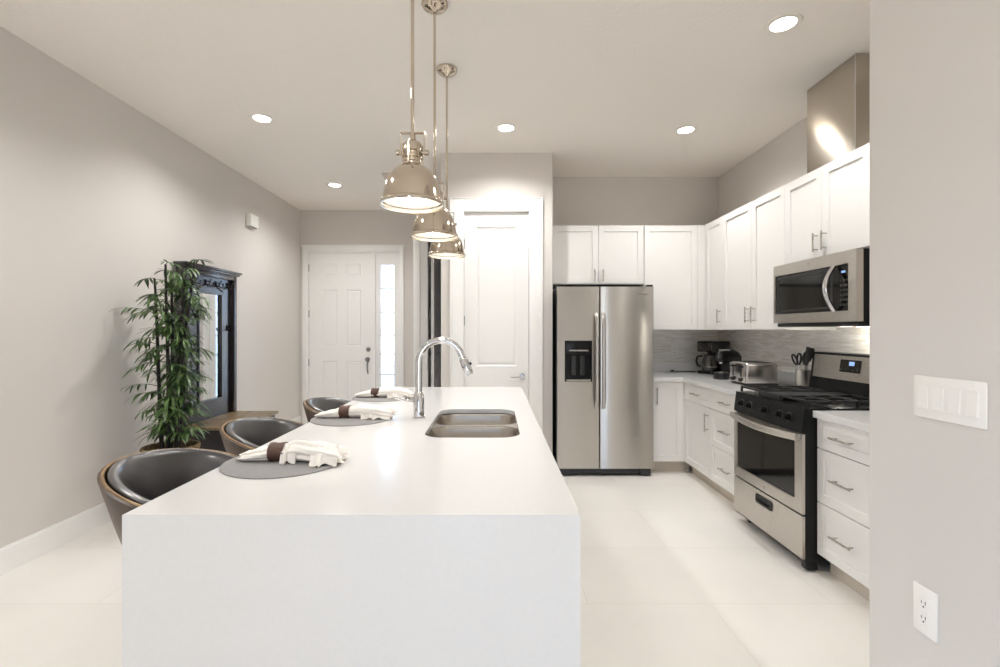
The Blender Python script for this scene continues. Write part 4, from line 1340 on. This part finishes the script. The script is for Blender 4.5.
se = thing('door_chime', (XL, 5.33, 2.58), 'small white chime box high on the left wall', 'chime')
MB().box(XL + .0005, XL + .055, 5.245, 5.42, 2.515, 2.65, .006).build('housing', M_plastic, se)
g = MB()
for k in range(6):
    g.box(XL + .01, XL + .047, 5.262 + k * .026, 5.272 + k * .026, 2.5135, 2.5149)
g.build('grille', M_slot, se, smooth=0)
vt = thing('ceiling_vent', (-1.08, 5.2, ZC), 'white ceiling air vent behind the nearest pendant', 'vent')
v = MB().box(-1.25, -.91, 5.04, 5.07, ZC - .008, ZC - .0004).box(-1.25, -.91, 5.35, 5.38, ZC - .008, ZC - .0004).box(-1.25, -1.22, 5.07, 5.35, ZC - .008, ZC - .0004).box(-.94, -.91, 5.07, 5.35, ZC - .008, ZC - .0004)
v.build('frame', M_white_in, vt, smooth=0)
for k in range(10):
    y = 5.085 + k * .028
    MB().box(-1.22, -.94, -.009, .009, -.001, .001, 0, 1, Matrix.Translation((0, y, ZC - .008)) @ Matrix.Rotation(R(35), 4, 'X')).build('louver', M_white_in, vt, smooth=0)

# ================================================================== HALL TREE (bench with mirror)
HX = XL + .02
ht = thing('hall_tree', (-2.5, 4.47, 0), 'dark wood hall tree with mirror and storage bench against the left wall', 'hall tree')
hy0, hy1 = 4.06, 4.875
FXh = HX + .07           # front of the back frame, X = -2.66
SZ = .53
# back frame with the mirror opening
my0_, my1_, mz0_, mz1_ = 4.30, 4.655, .70, 1.705
MB().prism([(hy0 + .02, SZ), (hy1 - .02, SZ), (hy1 - .02, 1.90), (hy0 + .02, 1.90)], [[(my0_, mz0_), (my1_, mz0_), (my1_, mz1_), (my0_, mz1_)]], 0, .03, face_px(HX + .018)).build('back_panel', M_espresso, ht, smooth=0)
for y in (hy0, hy1 - .055):
    MB().box(HX, FXh + .012, y, y + .055, SZ, 1.905, .003).build('post', M_espresso, ht)
cr = MB().box(HX, FXh + .05, hy0 - .035, hy1 + .035, 1.925, 1.945, .004).box(HX, FXh + .035, hy0 - .02, hy1 + .02, 1.905, 1.925, .004).box(HX + .01, FXh + .014, hy0 + .055, hy1 - .055, 1.86, 1.905, .003)
cr.build('crown', M_espresso, ht)
ar = MB()
pp = [(my0_ - .02 + (my1_ - my0_ + .04) * k / 16, 1.735 + .05 * sin(pi * k / 16)) for k in range(17)]
ar.tube([(FXh - .02, y, z) for (y, z) in pp], .007, 8)
ar.build('carved_arch', M_espresso, ht)
fm_ = MB().prism([(my0_ - .014, mz0_ - .014), (my1_ + .014, mz0_ - .014), (my1_ + .014, mz1_ + .014), (my0_ - .014, mz1_ + .014)], [[(my0_ + .004, mz0_ + .004), (my1_ - .004, mz0_ + .004), (my1_ - .004, mz1_ - .004), (my0_ + .004, mz1_ - .004)]], 0, .008, face_px(HX + .049))
fm_.build('mirror_frame', M_espresso, ht, smooth=0)
MB().box(HX + .026, HX + .034, my0_ + .001, my1_ - .001, mz0_ + .001, mz1_ - .001).build('mirror', M_mirror, ht, smooth=0)
M_hook = mat('dark bronze hook', rgb(32, 28, 28), 0.35, 0.8, rvary=.05)
for (y, z) in ((4.20, 1.80), (4.40, 1.80), (4.56, 1.80), (4.75, 1.80), (4.75, 1.38)):
    m = MB().box(HX + .049, HX + .054, y - .012, y + .012, z - .03, z + .03, .002)
    for s in (-1, 1):
        m.tube([(HX + .054, y, z - .005), (HX + .075, y + s * .015, z - .03), (HX + .10, y + s * .03, z - .025), (HX + .105, y + s * .034, z + .005)], .0045, 8)
    m.tube([(HX + .054, y, z + .01), (HX + .09, y, z + .012), (HX + .105, y, z + .035)], .0045, 8)
    m.build('hook', M_hook, ht)
# bench
bx1 = -2.225
MB().box(HX, bx1, hy0 - .01, hy1 + .01, SZ - .028, SZ - .0005, .005).build('bench_lid', M_bench, ht)
bb = MB().box(HX + .01, bx1 - .03, hy0 + .01, hy0 + .035, .0, SZ - .029).box(HX + .01, bx1 - .03, hy1 - .035, hy1 - .01, 0, SZ - .029)
bb.box(HX + .01, HX + .03, hy0 + .035, hy1 - .035, .06, SZ - .029).box(HX + .03, bx1 - .05, hy0 + .035, hy1 - .035, .06, .08)
bb.build('bench_box', M_espresso, ht, smooth=0)
MB().panel([hy0 + .035, hy0 + .1, hy1 - .1, hy1 - .035], [.06, .13, SZ - .1, SZ - .03], {(1, 1)}, .022, face_px(bx1 - .053), ((.01, -.008), (.02, .004))).build('bench_front', M_espresso, ht, smooth=0)

# ================================================================== PLANT
plx, ply = -2.40, 3.52
pt = thing('potted_bamboo_palm', (plx, ply, 0), 'tall green bamboo palm in a woven planter against the left wall', 'plant')
MB().lathe([(0, 0), (.13, 0), (.14, .01), (.155, .25), (.17, .47), (.185, .475), (.187, .50), (.182, .507), (.168, .505), (.16, .46), (0, .46)], (plx, ply, 0), seg=40).build('planter', M_basket, pt)
MB().lathe([(0, .475), (.08, .48), (.15, .468), (.159, .462), (0, .461)], (plx, ply, 0), seg=30).build('moss', M_soil, pt)
rnd = random.Random(21)
canes = []
spec = [(-.055, -.02, 1.74, -.06, .0), (-.02, .03, 1.80, -.01, .02), (.0, -.03, 1.84, .0, -.02), (.03, .02, 1.72, .06, .0), (.05, -.02, 1.86, .10, .05), (.015, .05, 1.55, .05, .05)]
for (dx, dy, top, lx, ly) in spec:
    pts = []
    for k in range(12):
        s = k / 11
        pts.append((plx + dx + lx * s ** 1.5 + .006 * sin(5 * s + dx * 60), ply + dy + ly * s, .46 + (top - .46) * s))
    canes.append(pts)
    m = MB().tube(pts, [.0155 - .008 * k / 11 for k in range(12)], 10)
    for k in range(1, 11):
        p = pts[k]
        m.lathe([(.009 + .004 * (1 - k / 11), -.004), (.0125 + .004 * (1 - k / 11), 0), (.009 + .004 * (1 - k / 11), .004)], p, seg=10)
    m.build('cane', M_cane, pt)
lv = bmesh.new()
def leaf(base, d, length, width, droop):
    d = d.normalized()
    side = d.cross(Vector((0, 0, 1)))
    if side.length < .05: side = Vector((1, 0, 0))
    side.normalize()
    rows = []
    n = 6
    p = base.copy()
    dd = d.copy()
    for k in range(n + 1):
        s = k / n
        wd = width * (sin(pi * min(1.0, s * .93 + .06)) ** .8) * (1 if s < .99 else .05)
        nrm = side.cross(dd).normalized()
        rows.append((lv.verts.new(p + side * wd + nrm * wd * .25), lv.verts.new(p), lv.verts.new(p - side * wd + nrm * wd * .25)))
        dd = (dd + Vector((0, 0, -droop / n))).normalized()
        p = p + dd * (length / n)
        lim = XL + .02
        if p.x < lim: p.x = lim
    for k in range(n):
        a, b = rows[k], rows[k + 1]
        lv.faces.new((a[0], a[1], b[1], b[0]))
        lv.faces.new((a[1], a[2], b[2], b[1]))
tw = MB()
def frond(base, d, length, nl, size):
    """a thin stem carrying pairs of slender leaflets"""
    pts = []
    p = base.copy(); dd = d.normalized()
    for k in range(7):
        pts.append(p.copy())
        dd = (dd + Vector((0, 0, -.11))).normalized()
        p = p + dd * (length / 6)
        if p.x < XL + .03: p.x = XL + .03
    tw.tube(pts, [.003 - .002 * k / 6 for k in range(7)], 5, caps=False)
    for k in range(nl):
        s = .35 + .65 * k / max(1, nl - 1)
        i = min(5, int(s * 6)); f_ = s * 6 - i
        q = pts[i].lerp(pts[i + 1], f_)
        ax = (pts[i + 1] - pts[i]).normalized()
        side = ax.cross(Vector((0, 0, 1))).normalized()
        sg = 1 if k % 2 else -1
        if k == nl - 1: dirv = ax + Vector((rnd.uniform(-.15, .15), rnd.uniform(-.15, .15), 0))
        else: dirv = ax * rnd.uniform(.5, 1.0) + side * sg * rnd.uniform(.5, 1.0) + Vector((0, 0, rnd.uniform(-.25, .3)))
        leaf(q, dirv, size * rnd.uniform(.75, 1.2), size * rnd.uniform(.060, .088), rnd.uniform(.4, 1.5))
for ci, pts in enumerate(canes):
    nf = 27
    for k in range(nf):
        s = .10 + .90 * k / (nf - 1)
        i = min(10, int(s * 11)); f_ = s * 11 - i
        q = Vector(pts[i]).lerp(Vector(pts[min(11, i + 1)]), f_)
        a = rnd.uniform(0, 2 * pi)
        L = rnd.uniform(.07, .21) * (1.0 if s < .9 else .7)
        el = rnd.uniform(.15, .75)
        frond(q, Vector((cos(a), sin(a) * .9, el)), L, rnd.choice((7, 8, 9)), rnd.uniform(.095, .135))
me = bpy.data.meshes.new('twig')
tw.bm.to_mesh(me)
tw.bm.free()
lv.from_mesh(me)
bpy.data.meshes.remove(me)
me = bpy.data.meshes.new('foliage')
bmesh.ops.translate(lv, verts=lv.verts, vec=-Vector(pt.location))
lv.to_mesh(me); lv.free()
me.materials.append(M_leaf)
me.shade_smooth()
fo = bpy.data.objects.new('foliage', me)
COL.objects.link(fo); fo.parent = pt
